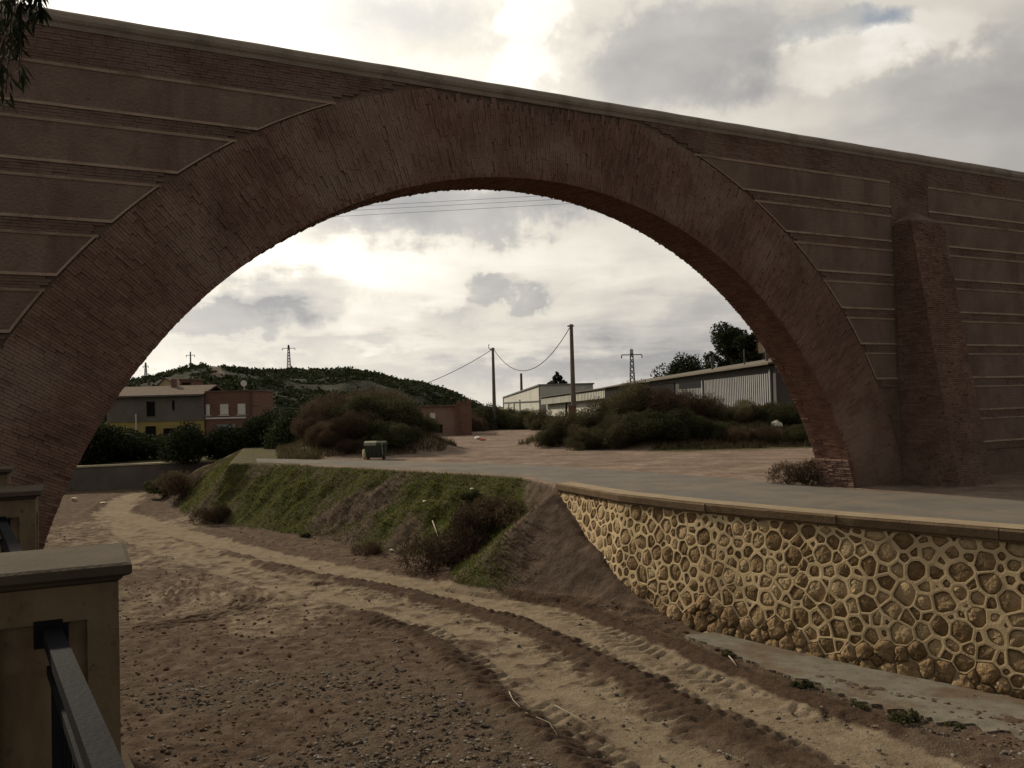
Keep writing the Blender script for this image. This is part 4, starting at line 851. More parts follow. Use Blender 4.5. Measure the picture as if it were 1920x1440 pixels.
def scatter_yard():
    n = 150000; x = rng.uniform(-26, 32, n); y = rng.uniform(46, 74, n)
    m1 = ((x + 9.6) / 5.5) ** 2 + ((y - 58.5) / 6.4) ** 2; m2 = ((x - 15) / 13.8) ** 2 + ((y - 63) / 11.5) ** 2; e = fbm(x * .5, y * .5, 3, 171)
    zg, sTg, _, _, rv = ground(x, y); ok = ((m1 < .75 + .6 * e) | (m2 < .72 + .6 * e)) | ((x < -11.2) & (sTg > 2.6) & (~rv) & (y < 72)); i = np.flatnonzero(ok)[:80000]; x, y = x[i], y[i]; z = ground(x, y)[0]; n = len(x); h = rng.uniform(.12, .6, n) * (.4 + fbm(x * .9, y * .9, 3, 173)); t = rng.uniform(0, 6.283, n); w = rng.uniform(.015, .035, n); l = h * rng.uniform(.1, .9, n)
    p = np.stack([x, y, z - .03], 1); sdv = np.stack([-np.sin(t) * w, np.cos(t) * w, 0 * w], 1); V = np.stack([p - sdv, p + sdv, p + np.stack([np.cos(t) * l, np.sin(t) * l, h], 1)], 1).reshape(-1, 3)
    o = link('yard_weeds', mesh_np('yard_weeds', V, np.arange(3 * n).reshape(-1, 3), tint=rng.random(n)), M['weeds']); tag(o, 'dry weeds covering the mound and the bank below the shed', 'weeds', kind='stuff')
scatter_yard()
ICO_V = np.array([(0, 0, 1), (.894, 0, .447), (.276, .851, .447), (-.724, .526, .447), (-.724, -.526, .447), (.276, -.851, .447), (.724, .526, -.447), (-.276, .851, -.447), (-.894, 0, -.447), (-.276, -.851, -.447), (.724, -.526, -.447), (0, 0, -1)])
ICO_F = np.array([(0, 1, 2), (0, 2, 3), (0, 3, 4), (0, 4, 5), (0, 5, 1), (1, 6, 2), (2, 7, 3), (3, 8, 4), (4, 9, 5), (5, 10, 1), (2, 6, 7), (3, 7, 8), (4, 8, 9), (5, 9, 10), (1, 10, 6), (11, 7, 6), (11, 8, 7), (11, 9, 8), (11, 10, 9), (11, 6, 10)])
def ground_at(x, y):
    z, sT, sB, k, river = ground(x, y); return z, river & (k > .97)
def rocks(name, x, y, z, s, mat, label, cat, flat=.65):
    n = len(x); V = ICO_V[None] * (1 + .35 * (rng.random((n, 12, 1)) - .5)) * (np.stack([s * rng.uniform(.7, 1.4, n), s * rng.uniform(.7, 1.4, n), s * rng.uniform(.45, .9, n) * flat / .65], 1))[:, None, :]
    t = rng.uniform(0, 6.283, n); c, sn = np.cos(t)[:, None], np.sin(t)[:, None]
    X = V[..., 0] * c - V[..., 1] * sn + x[:, None]; Y = V[..., 0] * sn + V[..., 1] * c + y[:, None]; Z = V[..., 2] + z[:, None]
    Fq = (ICO_F[None] + (np.arange(n) * 12)[:, None, None]).reshape(-1, 3)
    o = link(name, mesh_np(name, np.stack([X, Y, Z], -1).reshape(-1, 3), Fq, tint=np.repeat(rng.random(n), 20)), M[mat]); tag(o, label, cat, kind='stuff'); return o
def scatter_bed():
    n = 150000; y = 12.5 + 34 * rng.random(n) ** 1.7; x = rng.uniform(-.55, .62, n) * y; z, bm = ground_at(x, y)
    du, dl, dm, *_ = path_masks(x, y); onp = (np.minimum(du, dl) < .9) & (dm > .35)
    gr = gravel_mask(x, y)
    pr = np.where(onp, .03, .06 + .5 * sstep(.36, .72, gr)) * np.clip(1.5 - y / 40, .15, 1)
    ok = bm & (rng.random(n) < pr); i = np.flatnonzero(ok)[:22000]; s = .008 + .042 * rng.random(len(i)) ** 4
    rocks('pebbles', x[i], y[i], z[i] + s * .15, s, 'pebble', 'grey pebbles strewn over the dry riverbed', 'pebbles')
    ok = bm & (~onp) & (rng.random(n) < .10); i = np.flatnonzero(ok)[:9000]; s = .012 + .05 * rng.random(len(i)) ** 4
    rocks('soil_clods', x[i], y[i], z[i] + s * .1, s, 'clod', 'brown clods of soil thrown up beside the wheel tracks', 'soil clods')
scatter_bed()

# ------------------------------------------------------------------ hill
HILL = [(60, 735), (150, 728), (250, 718), (290, 710), (330, 700), (365, 693), (400, 689), (440, 696), (500, 700), (541, 698), (600, 699), (650, 697), (700, 705), (740, 716), (760, 719), (790, 722), (830, 733), (860, 745), (885, 757), (905, 768), (930, 776)]
HA = []; 
for (px, py) in HILL: r_ = ray(px, py); HA.append((math.atan2(r_[0], r_[1]), r_[2] / math.hypot(r_[0], r_[1])))
def hill_z(az, dist):
    rt = np.interp(az, [a for a, _ in HA], [b for _, b in HA]); RR = 250.0
    top = EYE + RR * rt; f = np.where(dist < RR, sstep(118, RR, dist) ** .8, 1 - sstep(RR, 420, dist)); base = -1.2
    x = dist * np.sin(az); y = dist * np.cos(az)
    gul = (fbm(x * .06, y * .06, 4, 201) - .5) * 7 * np.clip(4 * f * (1 - f), 0, 1)
    return base + (top - base) * f + gul + .5 * (fbm(x * .3, y * .3, 3, 211) - .5) * np.clip((dist - 118) / 20, 0, 1)
def rock_scar(az, d):
    px = 960 + F * np.tan(az); c = 398 + (250 - d) * .32; return .85 * (1 - sstep(8, 20, np.abs(px - c) + 14 * (fbm(px * .08, d * .08, 3, 241) - .5))) * sstep(175, 200, d) * (1 - sstep(249, 256, d))
def build_hill():
    na, nd = 300, 90; A = np.linspace(HA[0][0] - .35, HA[-1][0] + .03, na); Dd = np.concatenate([np.linspace(114, 262, 66), np.linspace(268, 420, 24)])
    AA, DD = np.meshgrid(A, Dd); z = hill_z(AA.ravel(), DD.ravel()); V = np.stack([DD.ravel() * np.sin(AA.ravel()), DD.ravel() * np.cos(AA.ravel()), z], 1)
    mt = material('hill', [(.016, .019, .012), (.026, .027, .018), (.042, .038, .028)], .12, .97, .6, 1.2, extra=[((.075, .058, .046), .045, .64, .70, .7, (1, 1, 1)), ((.02, .024, .014), .4, .48, .6, .7, (1, 1, 1))], bdist=.8)
    nt = mt.node_tree; bs = nt.nodes['Principled BSDF']; src = bs.inputs['Base Color'].links[0].from_socket; at_ = nt.nodes.new('ShaderNodeAttribute'); at_.attribute_name = 'rock'
    mx = nt.nodes.new('ShaderNodeMix'); mx.data_type = 'RGBA'; nt.links.new(at_.outputs['Fac'], mx.inputs[0]); nt.links.new(src, mx.inputs[6]); mx.inputs[7].default_value = (.115, .085, .068, 1); nt.links.new(mx.outputs[2], bs.inputs['Base Color'])
    o = link('hill', mesh_np('hill', V, grid_faces(na, nd), True, attrs=dict(rock=rock_scar(AA.ravel(), DD.ravel()))), mt); tag(o, kind='structure')
    n = 26000; az = rng.uniform(HA[0][0], HA[-1][0], n); d = rng.uniform(135, 254, n); d[:2200] = rng.uniform(240, 251, 2200); x = d * np.sin(az); y = d * np.cos(az)
    keep = ((fbm(x * .05, y * .05, 3, 231) > .36) | (d > 240)) & (rock_scar(az, d) < .3 + .5 * rng.random(n)); az, d, x, y = az[keep], d[keep], x[keep], y[keep]; z = hill_z(az, d); n = len(x); k = 7
    s = (.25 + .75 * rng.random(n) ** 3)[:, None, None]; c = np.stack([x, y, z], 1)[:, None] + rng.normal(size=(n, k, 3)) * s * np.array([.6, .6, .4]) + np.array([0, 0, .3]) * s
    a = rng.normal(size=(n, k, 3)); a /= np.linalg.norm(a, axis=-1, keepdims=True); b = np.cross(a, rng.normal(size=(n, k, 3))); b /= np.linalg.norm(b, axis=-1, keepdims=True); q = .45 * s
    V = np.stack([c - a * q, c + b * q * .8, c + a * q, c - b * q * .8], 2).reshape(-1, 3)
    o = link('hill_scrub', mesh_np('hill_scrub', V, np.arange(len(V)).reshape(-1, 4), tint=np.repeat(rng.random(n), k)), M['leaf_dark']); tag(o, 'dark scrub covering the hill behind the houses', 'scrub', kind='stuff')
build_hill()

# ------------------------------------------------------------------ far retaining wall
def build_far_wall():
    root = empty('far_river_wall', (*far_wall[1], BED), 'long dark rendered river wall with pale top edge across the far end of the bed', 'wall')
    P = far_wall; body = MB(); cap = MB()
    for (a, b) in zip(P[:-1], P[1:]):
        body.hexa([(a[0], a[1], BED - .4), (b[0], b[1], BED - .4), (b[0], b[1] + .4, BED - .4), (a[0], a[1] + .4, BED - .4), (a[0], a[1], -1.08), (b[0], b[1], -1.08), (b[0], b[1] + .4, -1.08), (a[0], a[1] + .4, -1.08)])
        cap.hexa([(a[0], a[1] - .08, -1.078), (b[0], b[1] - .08, -1.078), (b[0], b[1] + .45, -1.078), (a[0], a[1] + .45, -1.078), (a[0], a[1] - .08, -.95), (b[0], b[1] - .08, -.95), (b[0], b[1] + .45, -.95), (a[0], a[1] + .45, -.95)])
    body.build('wall', M['grey_wall'], root); cap.build('coping', M['lime'], root)
build_far_wall()

# ------------------------------------------------------------------ buildings
def opening(root, x0, x1, z0, z1, y, pane, frame='house_brick', name='window'):
    m = MB(); t = .06
    for (a, b, c, d) in ((x0 - t, x0, z0 - t, z1 + t), (x1, x1 + t, z0 - t, z1 + t), (x0, x1, z1, z1 + t), (x0, x1, z0 - t, z0)): m.box((a, y - .05, c), (b, y + .02, d))
    f = m.build(name, M[frame], root); p = MB(); p.box((x0, y - .025, z0), (x1, y + .01, z1)); p.build('pane' if name == 'window' else 'leaf', M[pane], f); return f
def build_houses():
    y = 95.0
    X = lambda px, py=770: float(at(px, py, y)[0]); Z = lambda px, py: float(at(px, py, y)[2])
    # grey house with the yellow ground floor
    x0, x1 = X(200), X(382); zl = Z(320, 788); ze = Z(320, 743); zr = Z(320, 724)
    root = empty('grey_house', ((x0 + x1) / 2, y, -.4), 'two-storey grey rendered house with yellow ground floor behind the round trees', 'house')
    m = MB(); m.box((x0, y, zl), (x1, y + 8, ze)); m.build('wall', M['grey_wall'], root)
    m = MB(); m.box((x0 + .02, y + .02, -1.5), (x1 - .02, y + 7.9, zl)); m.build('ground_floor_wall', M['yellow_wall'], root)
    m = MB(); m.hexa([(x0 - .2, y - .45, ze), (x1 + .1, y - .45, ze), (x1 + .1, y + 4, zr), (x0 - .2, y + 4, zr), (x0 - .2, y - .45, ze + .16), (x1 + .1, y - .45, ze + .16), (x1 + .1, y + 4, zr + .16), (x0 - .2, y + 4, zr + .16)])
    m.hexa([(x0 - .2, y + 4, zr), (x1 + .1, y + 4, zr), (x1 + .1, y + 8.4, ze), (x0 - .2, y + 8.4, ze), (x0 - .2, y + 4, zr + .16), (x1 + .1, y + 4, zr + .16), (x1 + .1, y + 8.4, ze + .16), (x0 - .2, y + 8.4, ze + .16)]); rf = m.build('roof', M['roof_tile'], root)
    m = MB(); m.box((x0, y - .06, zl - .08), (x1, y + .02, zl + .06)); m.build('string_course', M['grey_wall'], root)
    opening(root, X(275), X(291), Z(283, 781), Z(283, 753), y, 'dark_open', 'grey_wall'); opening(root, X(323), X(328), Z(325, 769), Z(325, 751), y, 'dark_open', 'grey_wall')
    opening(root, X(272), X(292), Z(282, 822), Z(282, 799), y + .02, 'dark_open', 'yellow_wall', 'door'); opening(root, X(306), X(329), Z(317, 824), Z(317, 803), y + .02, 'dark_open', 'yellow_wall')
    m = MB(); m.tube([(X(257), y - .3, -1), (X(257), y - .3, Z(257, 776))], .07, 8); m.build('drain_pipe', M['shutter'], root)
    m = MB(); m.box((X(300), y + 3.2, zr - .3), (X(307), y + 3.9, zr + .9)); m.build('chimney', M['house_brick'], rf)
    m = MB(); m.tube([(X(345), y + 3.5, zr), (X(345), y + 3.5, zr + 1.6)], .025, 5); m.tube([(X(345) - .5, y + 3.5, zr + 1.5), (X(345) + .5, y + 3.5, zr + 1.5)], .02, 4); m.tube([(X(345) - .3, y + 3.5, zr + 1.3), (X(345) + .3, y + 3.5, zr + 1.3)], .02, 4); m.build('aerial', M['steel'], rf)
    m = MB(); m.tube([(x0, y - .5, ze + .02), (x1, y - .5, ze + .02)], .07, 6); m.build('gutter', M['steel'], rf)
    # brick house
    x0, x1 = X(383), X(474); zt = Z(430, 734)
    root = empty('brick_house', ((x0 + x1) / 2, y, -.4), 'flat-roofed red brick house with three white shuttered windows behind the round trees', 'house')
    m = MB(); m.box((x0 + .01, y + .3, -1.5), (x1, y + 8, zt)); m.build('wall', M['house_brick'], root)
    m = MB(); m.box((x0 + .01, y + .2, zt), (x1 + .1, y + 8.1, zt + .12)); m.build('roof', M['roof_tile'], root)
    m = MB(); m.box((x0 + .01, y + .18, Z(430, 785)), (X(460), y + .31, Z(430, 782))); m.build('string_course', M['shutter'], root)
    for a, b in ((384.5, 392), (411, 427), (444, 459)): opening(root, X(a), X(b), Z(430, 777), Z(430, 757), y + .3, 'shutter')
    opening(root, X(404), X(440), Z(420, 826), Z(420, 795), y + .3, 'sheet_grey', 'house_brick', 'garage_door')
    m = MB(); m.tube([(X(468), y + .2, -1), (X(468), y + .2, zt)], .05, 6); m.build('drain_pipe', M['steel'], root)
    for a, b in ((384.5, 392), (411, 427), (444, 459)): m = MB(); m.box((X(a) - .12, y + .12, Z(430, 777) - .14), (X(b) + .12, y + .3, Z(430, 777) - .06)); m.build('sill', M['shutter'], root)
    m = MB(); m.tube([(X(448), y + 2, zt), (X(448), y + 2, zt + .9)], .03, 5); m.add([(X(448) + .35 * math.cos(a), y + 1.9, zt + .9 + .35 * math.sin(a)) for a in np.linspace(0, 6.283, 12, endpoint=False)], [tuple(range(12))]); m.build('satellite_dish', M['shutter'], root)
    # gable house higher on the hill side
    y = 112.0; x0, x1 = X(294), X(336); root = empty('gable_house', ((x0 + x1) / 2, y, -.5), 'small cream house with low gable showing above the grey house roof', 'house')
    zb, za = Z(315, 727), Z(311, 709); xm = X(311)
    m = MB(); m.add([(x0, y, -1.5), (x1, y, -1.5), (x1, y, zb), (xm, y, za), (x0, y, zb), (x0, y + 6, -1.5), (x1, y + 6, -1.5), (x1, y + 6, zb), (xm, y + 6, za), (x0, y + 6, zb)], [(0, 1, 2, 3, 4), (9, 8, 7, 6, 5), (1, 6, 7, 2), (0, 4, 9, 5)]); m.build('wall', M['cream_wall'], root)
    m = MB(); m.hexa([(x0 - .2, y - .2, zb - .05), (xm, y - .2, za), (xm, y + 6.2, za), (x0 - .2, y + 6.2, zb - .05), (x0 - .2, y - .2, zb + .07), (xm, y - .2, za + .12), (xm, y + 6.2, za + .12), (x0 - .2, y + 6.2, zb + .07)])
    m.hexa([(xm, y - .2, za), (x1 + .2, y - .2, zb - .05), (x1 + .2, y + 6.2, zb - .05), (xm, y + 6.2, za), (xm, y - .2, za + .12), (x1 + .2, y - .2, zb + .07), (x1 + .2, y + 6.2, zb + .07), (xm, y + 6.2, za + .12)]); m.build('roof', M['roof_tile'], root)
    x0, x1 = X(338), X(361); root = empty('brick_annex', ((x0 + x1) / 2, y, -.5), 'flat brick roof structure beside the cream gable house', 'building')
    m = MB(); m.box((x0, y, -1.5), (x1, y + 4, Z(350, 713))); m.build('wall', M['house_brick'], root); m = MB(); m.box((x0 - .15, y - .15, Z(350, 713)), (x1 + .15, y + 4.1, Z(350, 710))); m.build('roof', M['roof_tile'], root)
    opening(root, X(342), X(358), Z(350, 722), Z(350, 717), y, 'dark_open')
    # low pink building at the end of the track
    y = 88.0; x0, x1 = X(772), X(860); zt = Z(820, 762); root = empty('pink_building', ((x0 + x1) / 2, y, 0), 'low pinkish rendered building with dark garage beyond the mound', 'building')
    m = MB(); m.box((x0, y, -.6), (x1, y + 9, zt)); m.build('wall', M['pink_wall'], root)
    m = MB(); m.box((x0 - .2, y - .3, zt), (x1 + .15, y + 9.2, zt + .13)); m.build('roof', M['roof_tile'], root)
    opening(root, X(806), X(816), Z(810, 785), Z(810, 774), y, 'shutter', 'pink_wall'); opening(root, X(796), X(829), Z(812, 812), Z(812, 796), y, 'dark_open', 'pink_wall', 'garage_door')
    opening(root, X(765), X(771), Z(768, 783), Z(768, 776), y, 'dark_open', 'pink_wall')
    m = MB(); m.box((X(856), y - .5, -.6), (X(884), y - .15, Z(870, 757))); 
    root = empty('ruined_wall', (X(870), y - .3, 0), 'ragged red brick wall end beside the low pink building', 'wall'); m.build('brickwork', M['house_brick'], root)
    m = MB(); r = random.Random(4)
    for k in range(26):
        zz = -.2 + k * .13; q = X(857) - r.uniform(0, .22); m.box((q, y - .56, zz), (q + .4, y - .12, zz + .11))
    for k in range(9): q = X(857) + k * .16; m.box((q, y - .55, Z(870, 757)), (q + .15, y - .13, Z(870, 757) + r.uniform(.05, .5)))
    tag(m.build('broken_bricks', M['house_brick'], root), kind='stuff')
build_houses()

def build_shed():
    # long shed: side wall runs away from the viewer
    a = at(1452, 745, 62.0); b = at(1132, 745, 150.0); ze = float(at(1452, 682, 62.0)[2]); zg = .6
    d = np.array([b[0] - a[0], b[1] - a[1], 0]); L_ = np.linalg.norm(d); d /= L_; n = np.array([d[1], -d[0], 0]);  n = n if n[0] > 0 else -n     # n: away from the yard
    O = np.array([a[0], a[1], 0])
    def S(s, z, o=0.0): return O + d * s + n * o + np.array([0, 0, z])
    root = empty('long_shed', tuple(S(20, 0)), 'long low industrial shed with pale pitched roof and corrugated side panel behind the thicket', 'shed')
    W_ = 13.0; zr = ze + 1.15
    m = MB(); m.hexa([S(0, -.3, .15), S(L_, -.3, .15), S(L_, -.3, W_), S(0, -.3, W_), S(0, ze, .15), S(L_, ze, .15), S(L_, ze, W_), S(0, ze, W_)]); m.add([S(0, ze, .15), S(0, ze, W_), S(0, zr - .1, W_ / 2)], [(0, 1, 2)]); m.build('wall', M['shed_wall'], root)
    m = MB()
    m.hexa([S(-.5, ze - .05, -.55), S(L_, ze - .05, -.55), S(L_, zr, W_ / 2), S(-.5, zr, W_ / 2), S(-.5, ze + .08, -.55), S(L_, ze + .08, -.55), S(L_, zr + .13, W_ / 2), S(-.5, zr + .13, W_ / 2)])
    m.hexa([S(-.5, zr, W_ / 2), S(L_, zr, W_ / 2), S(L_, ze - .05, W_ + .5), S(-.5, ze - .05, W_ + .5), S(-.5, zr + .13, W_ / 2), S(L_, zr + .13, W_ / 2), S(L_, ze + .08, W_ + .5), S(-.5, ze + .08, W_ + .5)]); rf = m.build('roof', M['shed_roof'], root)
    for s in (9, 26):
        m = MB(); m.tube([S(s, ze + .5, 2.5), S(s, ze + 1.6, 2.5)], .12, 8); m.box(tuple(S(s, ze + 1.55, 2.5) - .2), tuple(S(s, ze + 1.7, 2.5) + .2)); m.build('vent', M['steel'], rf)
    # corrugated panels on the yard side
    def s_at(px): 
        r_ = ray(px, 745); A_ = np.array([[r_[0], -d[0]], [r_[1], -d[1]]]); return float(np.linalg.solve(A_, O[:2])[1])
    s0, s1, s2 = s_at(1443), s_at(1319), s_at(1272)
    m = MB(); m.hexa([S(s0 - .25, .5, -.02), S(s0, .5, -.02), S(s0, .5, .1), S(s0 - .25, .5, .1), S(s0 - .25, ze - .35, -.02), S(s0, ze - .35, -.02), S(s0, ze - .35, .1), S(s0 - .25, ze - .35, .1)]); m.build('post', M['slat'], root)
    m = MB(); m.hexa([S(s0, .5, .09), S(s2, .5, .09), S(s2, .5, .14), S(s0, .5, .14), S(s0, ze - .64, .09), S(s2, ze - .64, .09), S(s2, ze - .64, .14), S(s0, ze - .64, .14)]); m.build('panel_backing', M['iron'], root)
    k = 0; s = s0 + .05
    zt = ze - .62
    while s < s1:
        m = MB(); m.hexa([S(s, .5, .072), S(s + .27, .5, .072), S(s + .27, .5, .12), S(s, .5, .12), S(s, zt, .072), S(s + .27, zt, .072), S(s + .27, zt, .12), S(s, zt, .12)]); m.build('slat', M['slat'], root); s += .50
    m = MB(); m.hexa([S(s1, .5, -.1), S(s1 + .3, .5, -.1), S(s1 + .3, .5, .12), S(s1, .5, .12), S(s1, zt, -.1), S(s1 + .3, zt, -.1), S(s1 + .3, zt, .12), S(s1, zt, .12)]); m.build('post', M['slat'], root)
    s = s1 + .4
    while s < s2:
        m = MB(); m.hexa([S(s, .5, .075), S(s + .3, .5, .075), S(s + .3, .5, .13), S(s, .5, .13), S(s, zt - .65, .075), S(s + .3, zt - .65, .075), S(s + .3, zt - .65, .13), S(s, zt - .65, .13)]); m.build('slat', M['slat'], root); s += .62
    # open bays further on, their inner shade painted as one near-black sheet
    s3 = L_ - 1
    m = MB(); m.hexa([S(s2 + 2, .2, .05), S(s3, .2, .05), S(s3, .2, .14), S(s2 + 2, .2, .14), S(s2 + 2, ze - .5, .05), S(s3, ze - .5, .05), S(s3, ze - .5, .14), S(s2 + 2, ze - .5, .14)]); m.build('open_bay_shade', M['dark_open'], root)
    m = MB(); m.tube([S(5.5, ze + .2, -.4), S(5.5, ze + 1.4, -.4)], .05, 6); m.build('antenna', M['steel'], rf)
    # loading canopy linking the shed to the white hall
    A = at(1140, 728, 150); Cc = at(1015, 746, 215); d2 = np.array([Cc[0] - A[0], Cc[1] - A[1], 0]); l2 = np.linalg.norm(d2); d2 /= l2; n2 = np.array([d2[1], -d2[0], 0]); n2 = n2 if n2[0] > 0 else -n2
    zA, zC = float(A[2]), float(Cc[2]); O2 = np.array([A[0], A[1], 0])
    def Q(s, z, o=0.0): return O2 + d2 * s + n2 * o + np.array([0, 0, z + (zC - zA) * s / l2])
    root = empty('loading_canopy', tuple(O2), 'white fascia canopy with open bay between the long shed and the white hall', 'canopy')
    m = MB(); m.hexa([Q(0, zA - 1.7, -.05), Q(l2, zA - 1.7, -.05), Q(l2, zA - 1.7, .1), Q(0, zA - 1.7, .1), Q(0, zA, -.05), Q(l2, zA, -.05), Q(l2, zA, .1), Q(0, zA, .1)]); m.build('fascia', M['sheet_grey'], root)
    k = 0
    for s in np.arange(.4, l2 - 1, 1.25):
        m = MB(); m.hexa([Q(s, zA - 1.65, -.16), Q(s + .75, zA - 1.65, -.16), Q(s + .75, zA - 1.65, -.04), Q(s, zA - 1.65, -.04), Q(s, zA - .3, -.16), Q(s + .75, zA - .3, -.16), Q(s + .75, zA - .3, -.04), Q(s, zA - .3, -.04)]); m.build('fascia_rib', M['sheet_white'], root)
    m = MB(); m.hexa([Q(-3, zA + .0, -.5), Q(l2, zA + .0, -.5), Q(l2, zA + .9, 9), Q(-3, zA + .9, 9), Q(-3, zA + .2, -.5), Q(l2, zA + .2, -.5), Q(l2, zA + 1.1, 9), Q(-3, zA + 1.1, 9)]); m.build('roof', M['shed_roof'], root)
    m = MB(); m.hexa([Q(3, -3, 1.2), Q(l2, -3, 1.2), Q(l2, -3, 1.4), Q(3, -3, 1.4), Q(3, zA - .8, 1.2), Q(l2, zA - .8, 1.2), Q(l2, zA - .8, 1.4), Q(3, zA - .8, 1.4)]); m.build('back_wall', M['sheet_white'], root)
    for s in (4, l2 * .55): m = MB(); m.hexa([Q(s, -2.5, 0), Q(s + 1.0, -2.5, 0), Q(s + 1.0, -2.5, .3), Q(s, -2.5, .3), Q(s, zA - 1.7, 0), Q(s + 1.0, zA - 1.7, 0), Q(s + 1.0, zA - 1.7, .3), Q(s, zA - 1.7, .3)]); m.build('post', M['dark_open'], root)
    # white hall
    y0 = 218.0; c0 = at(1012, 723, y0); c1 = at(944, 746, 300.0); zt = float(c0[2]); xr = float(at(1112, 723, y0)[0])
    root = empty('white_hall', (float(c0[0]), y0, -1), 'white sheet-metal hall with dark edge trims at the end of the yard', 'hall')
    dv = np.array([c1[0] - c0[0], 300 - y0, 0]); off = np.array([xr - c0[0], 0, 0]); zf = float(c1[2]) 
    p = np.array([c0[0], y0, 0]); up = np.array([0, 0, 1.])
    m = MB(); m.hexa([p - up * 3, p + off - up * 3, p + dv + off - up * 3, p + dv - up * 3, p + up * zt, p + off + up * zt, p + dv + off + up * zf, p + dv + up * zf]); m.build('wall', M['sheet_white'], root)
    m = MB(); e = np.array([-.35, -.35, 0]); t = .35
    m.hexa([p + e + up * zt, p + off + np.array([.3, -.35, 0]) + up * zt, p + dv + off + up * zf, p + dv + np.array([-.35, .2, 0]) + up * zf, p + e + up * (zt + t), p + off + np.array([.3, -.35, 0]) + up * (zt + t), p + dv + off + up * (zf + t), p + dv + np.array([-.35, .2, 0]) + up * (zf + t)]); m.build('roof', M['sheet_grey'], root)
    dvn = dv / np.linalg.norm(dv); pn = np.array([-dvn[1], dvn[0], 0])
    for (s, w, z0, z1, nm, mm) in ((0, .5, -2.5, zt - .05, 'corner_trim', 'sheet_grey'), (np.linalg.norm(dv) - .7, .7, -2.5, zf - .05, 'corner_trim', 'sheet_grey'), (38, 1.0, -2.5, zf - 1, 'wall_rib', 'sheet_grey'), (52, 1.0, -2.5, zf - 1.6, 'wall_rib', 'sheet_grey'), (66, 1.0, -2.5, zf - 1.6, 'wall_rib', 'sheet_grey')):
        q = p + dvn * s; m = MB(); m.hexa([q + up * z0, q + dvn * w + up * z0, q + dvn * w + pn * .25 + up * z0, q + pn * .25 + up * z0, q + up * z1, q + dvn * w + up * z1, q + dvn * w + pn * .25 + up * z1, q + pn * .25 + up * z1]); m.build(nm, M[mm], root)
    l = np.linalg.norm(dv); m = MB(); zz = zt - 3.9; q0 = p + pn * .0; m.hexa([q0 + up * zz, q0 + dvn * l + up * zz, q0 + dvn * l + pn * .3 + up * zz, q0 + pn * .3 + up * zz, q0 + up * (zz + .25), q0 + dvn * l + up * (zz + .25), q0 + dvn * l + pn * .3 + up * (zz + .25), q0 + pn * .3 + up * (zz + .25)]); m.build('horizontal_trim', M['sheet_grey'], root)
    # house top seen behind the shed
    y = 116.0; x0 = float(at(1420, 650, y)[0]); zz = float(at(1416, 640, y)[2]); root = empty('roof_house', (x0 + 3, y, 0), 'reddish house corner showing above the shed roof beside the arch', 'house')
    m = MB(); m.box((x0, y, -.3), (x0 + 8, y + 6, zz)); m.build('wall', M['house_brick'], root); m = MB(); m.box((x0 - .3, y - .3, zz), (x0 + 8.3, y + 6.3, zz + .15)); m.build('roof', M['roof_tile'], root); opening(root, x0 + .1, x0 + .9, zz - 1.6, zz - .1, y, 'cream_wall')
build_shed()

# trees behind the shed
def crown_tree(name, x, y, h, rx, ry, rz, n, leaf, mat, label, seed, zb=0.0):
    root = empty(name, (x, y, zb), label, 'tree'); r = random.Random(seed)
    m = MB(); m.tube([(x, y, zb - .3), (x + .1, y, zb + h * .35), (x, y + .1, zb + h * .7)], [.28, .2, .1], 8)
    bl = []
    for k in range(30):
        t = r.random() * 6.28; q = math.sqrt(r.random()); z = h * .35 + (rz + h * .1) * (r.random()); f = 1 - .5 * abs((z - h * .55) / (rz + .1)); bx, by = math.cos(t) * q * rx * f, math.sin(t) * q * ry * f; s = r.uniform(.45, .85) * rx * .55
        bl.append((bx, by, z, s, s, s * .8)); m.tube([(x, y, zb + h * .4), (x + bx * .6, y + by * .6, zb + z * .9), (x + bx, y + by, zb + z)], [.08, .05, .02], 5)
    m.build('trunk', M['bark'], root, True)
    me = leaf_mesh('crown', bl, n, leaf, .5, .35, seed); me.transform(Matrix.Translation((x, y, zb))); link('crown', me, M[mat], root)
p = at(1372, 680, 124.0); crown_tree('broadleaf_tree', p[0], p[1], 12.4, 3.9, 3.4, 6.9, 22000, .36, 'leaf_dark', 'dark broadleaf tree with loose crown standing behind the shed roof', 31)
p = at(1412, 680, 118.0); crown_tree('broadleaf_tree', p[0], p[1], 11.6, 2.6, 2.6, 6.2, 14000, .36, 'leaf_dark', 'dark tree cut off by the arch edge, right of the bigger tree', 32)
p = at(1318, 690, 150.0); crown_tree('broadleaf_tree', p[0], p[1], 9.9, 7.5, 4.5, 4.4, 24000, .40, 'leaf_dark', 'low wide dark tree just above the shed roof ridge', 33)
def conifer():
    p = at(1045, 700, 240.0); x, y = p[0], p[1]; zt = float(at(1045, 697, 240)[2]); root = empty('conifer', (x, y, 0), 'small dark conifer rising behind the white hall roof', 'tree')
    m = MB(); m.tube([(x, y, 0), (x, y, zt)], [.35, .05], 6); m.build('trunk', M['bark'], root)
    V = []; r = np.random.default_rng(4); n = 2600; q = r.random(n) ** .6; z = zt - q * 7.5; rad = q * 7.5 * (.35 + .65 * np.abs(np.sin(z * 2.3))) * r.random(n) ** .4; t = r.uniform(0, 6.283, n)
    c = np.stack([x + rad * np.cos(t), y + rad * np.sin(t), z - rad * .12], 1); a = np.stack([np.cos(t), np.sin(t), r.normal(size=n) * .3], 1) * .4; b = np.cross(a, r.normal(size=(n, 3))) * .4
    V = np.stack([c - a, c + b, c + a, c - b], 1).reshape(-1, 3); link('crown', mesh_np('crown', V, np.arange(4 * n).reshape(-1, 4), tint=r.random(n)), M['leaf_dark'], root)
conifer()

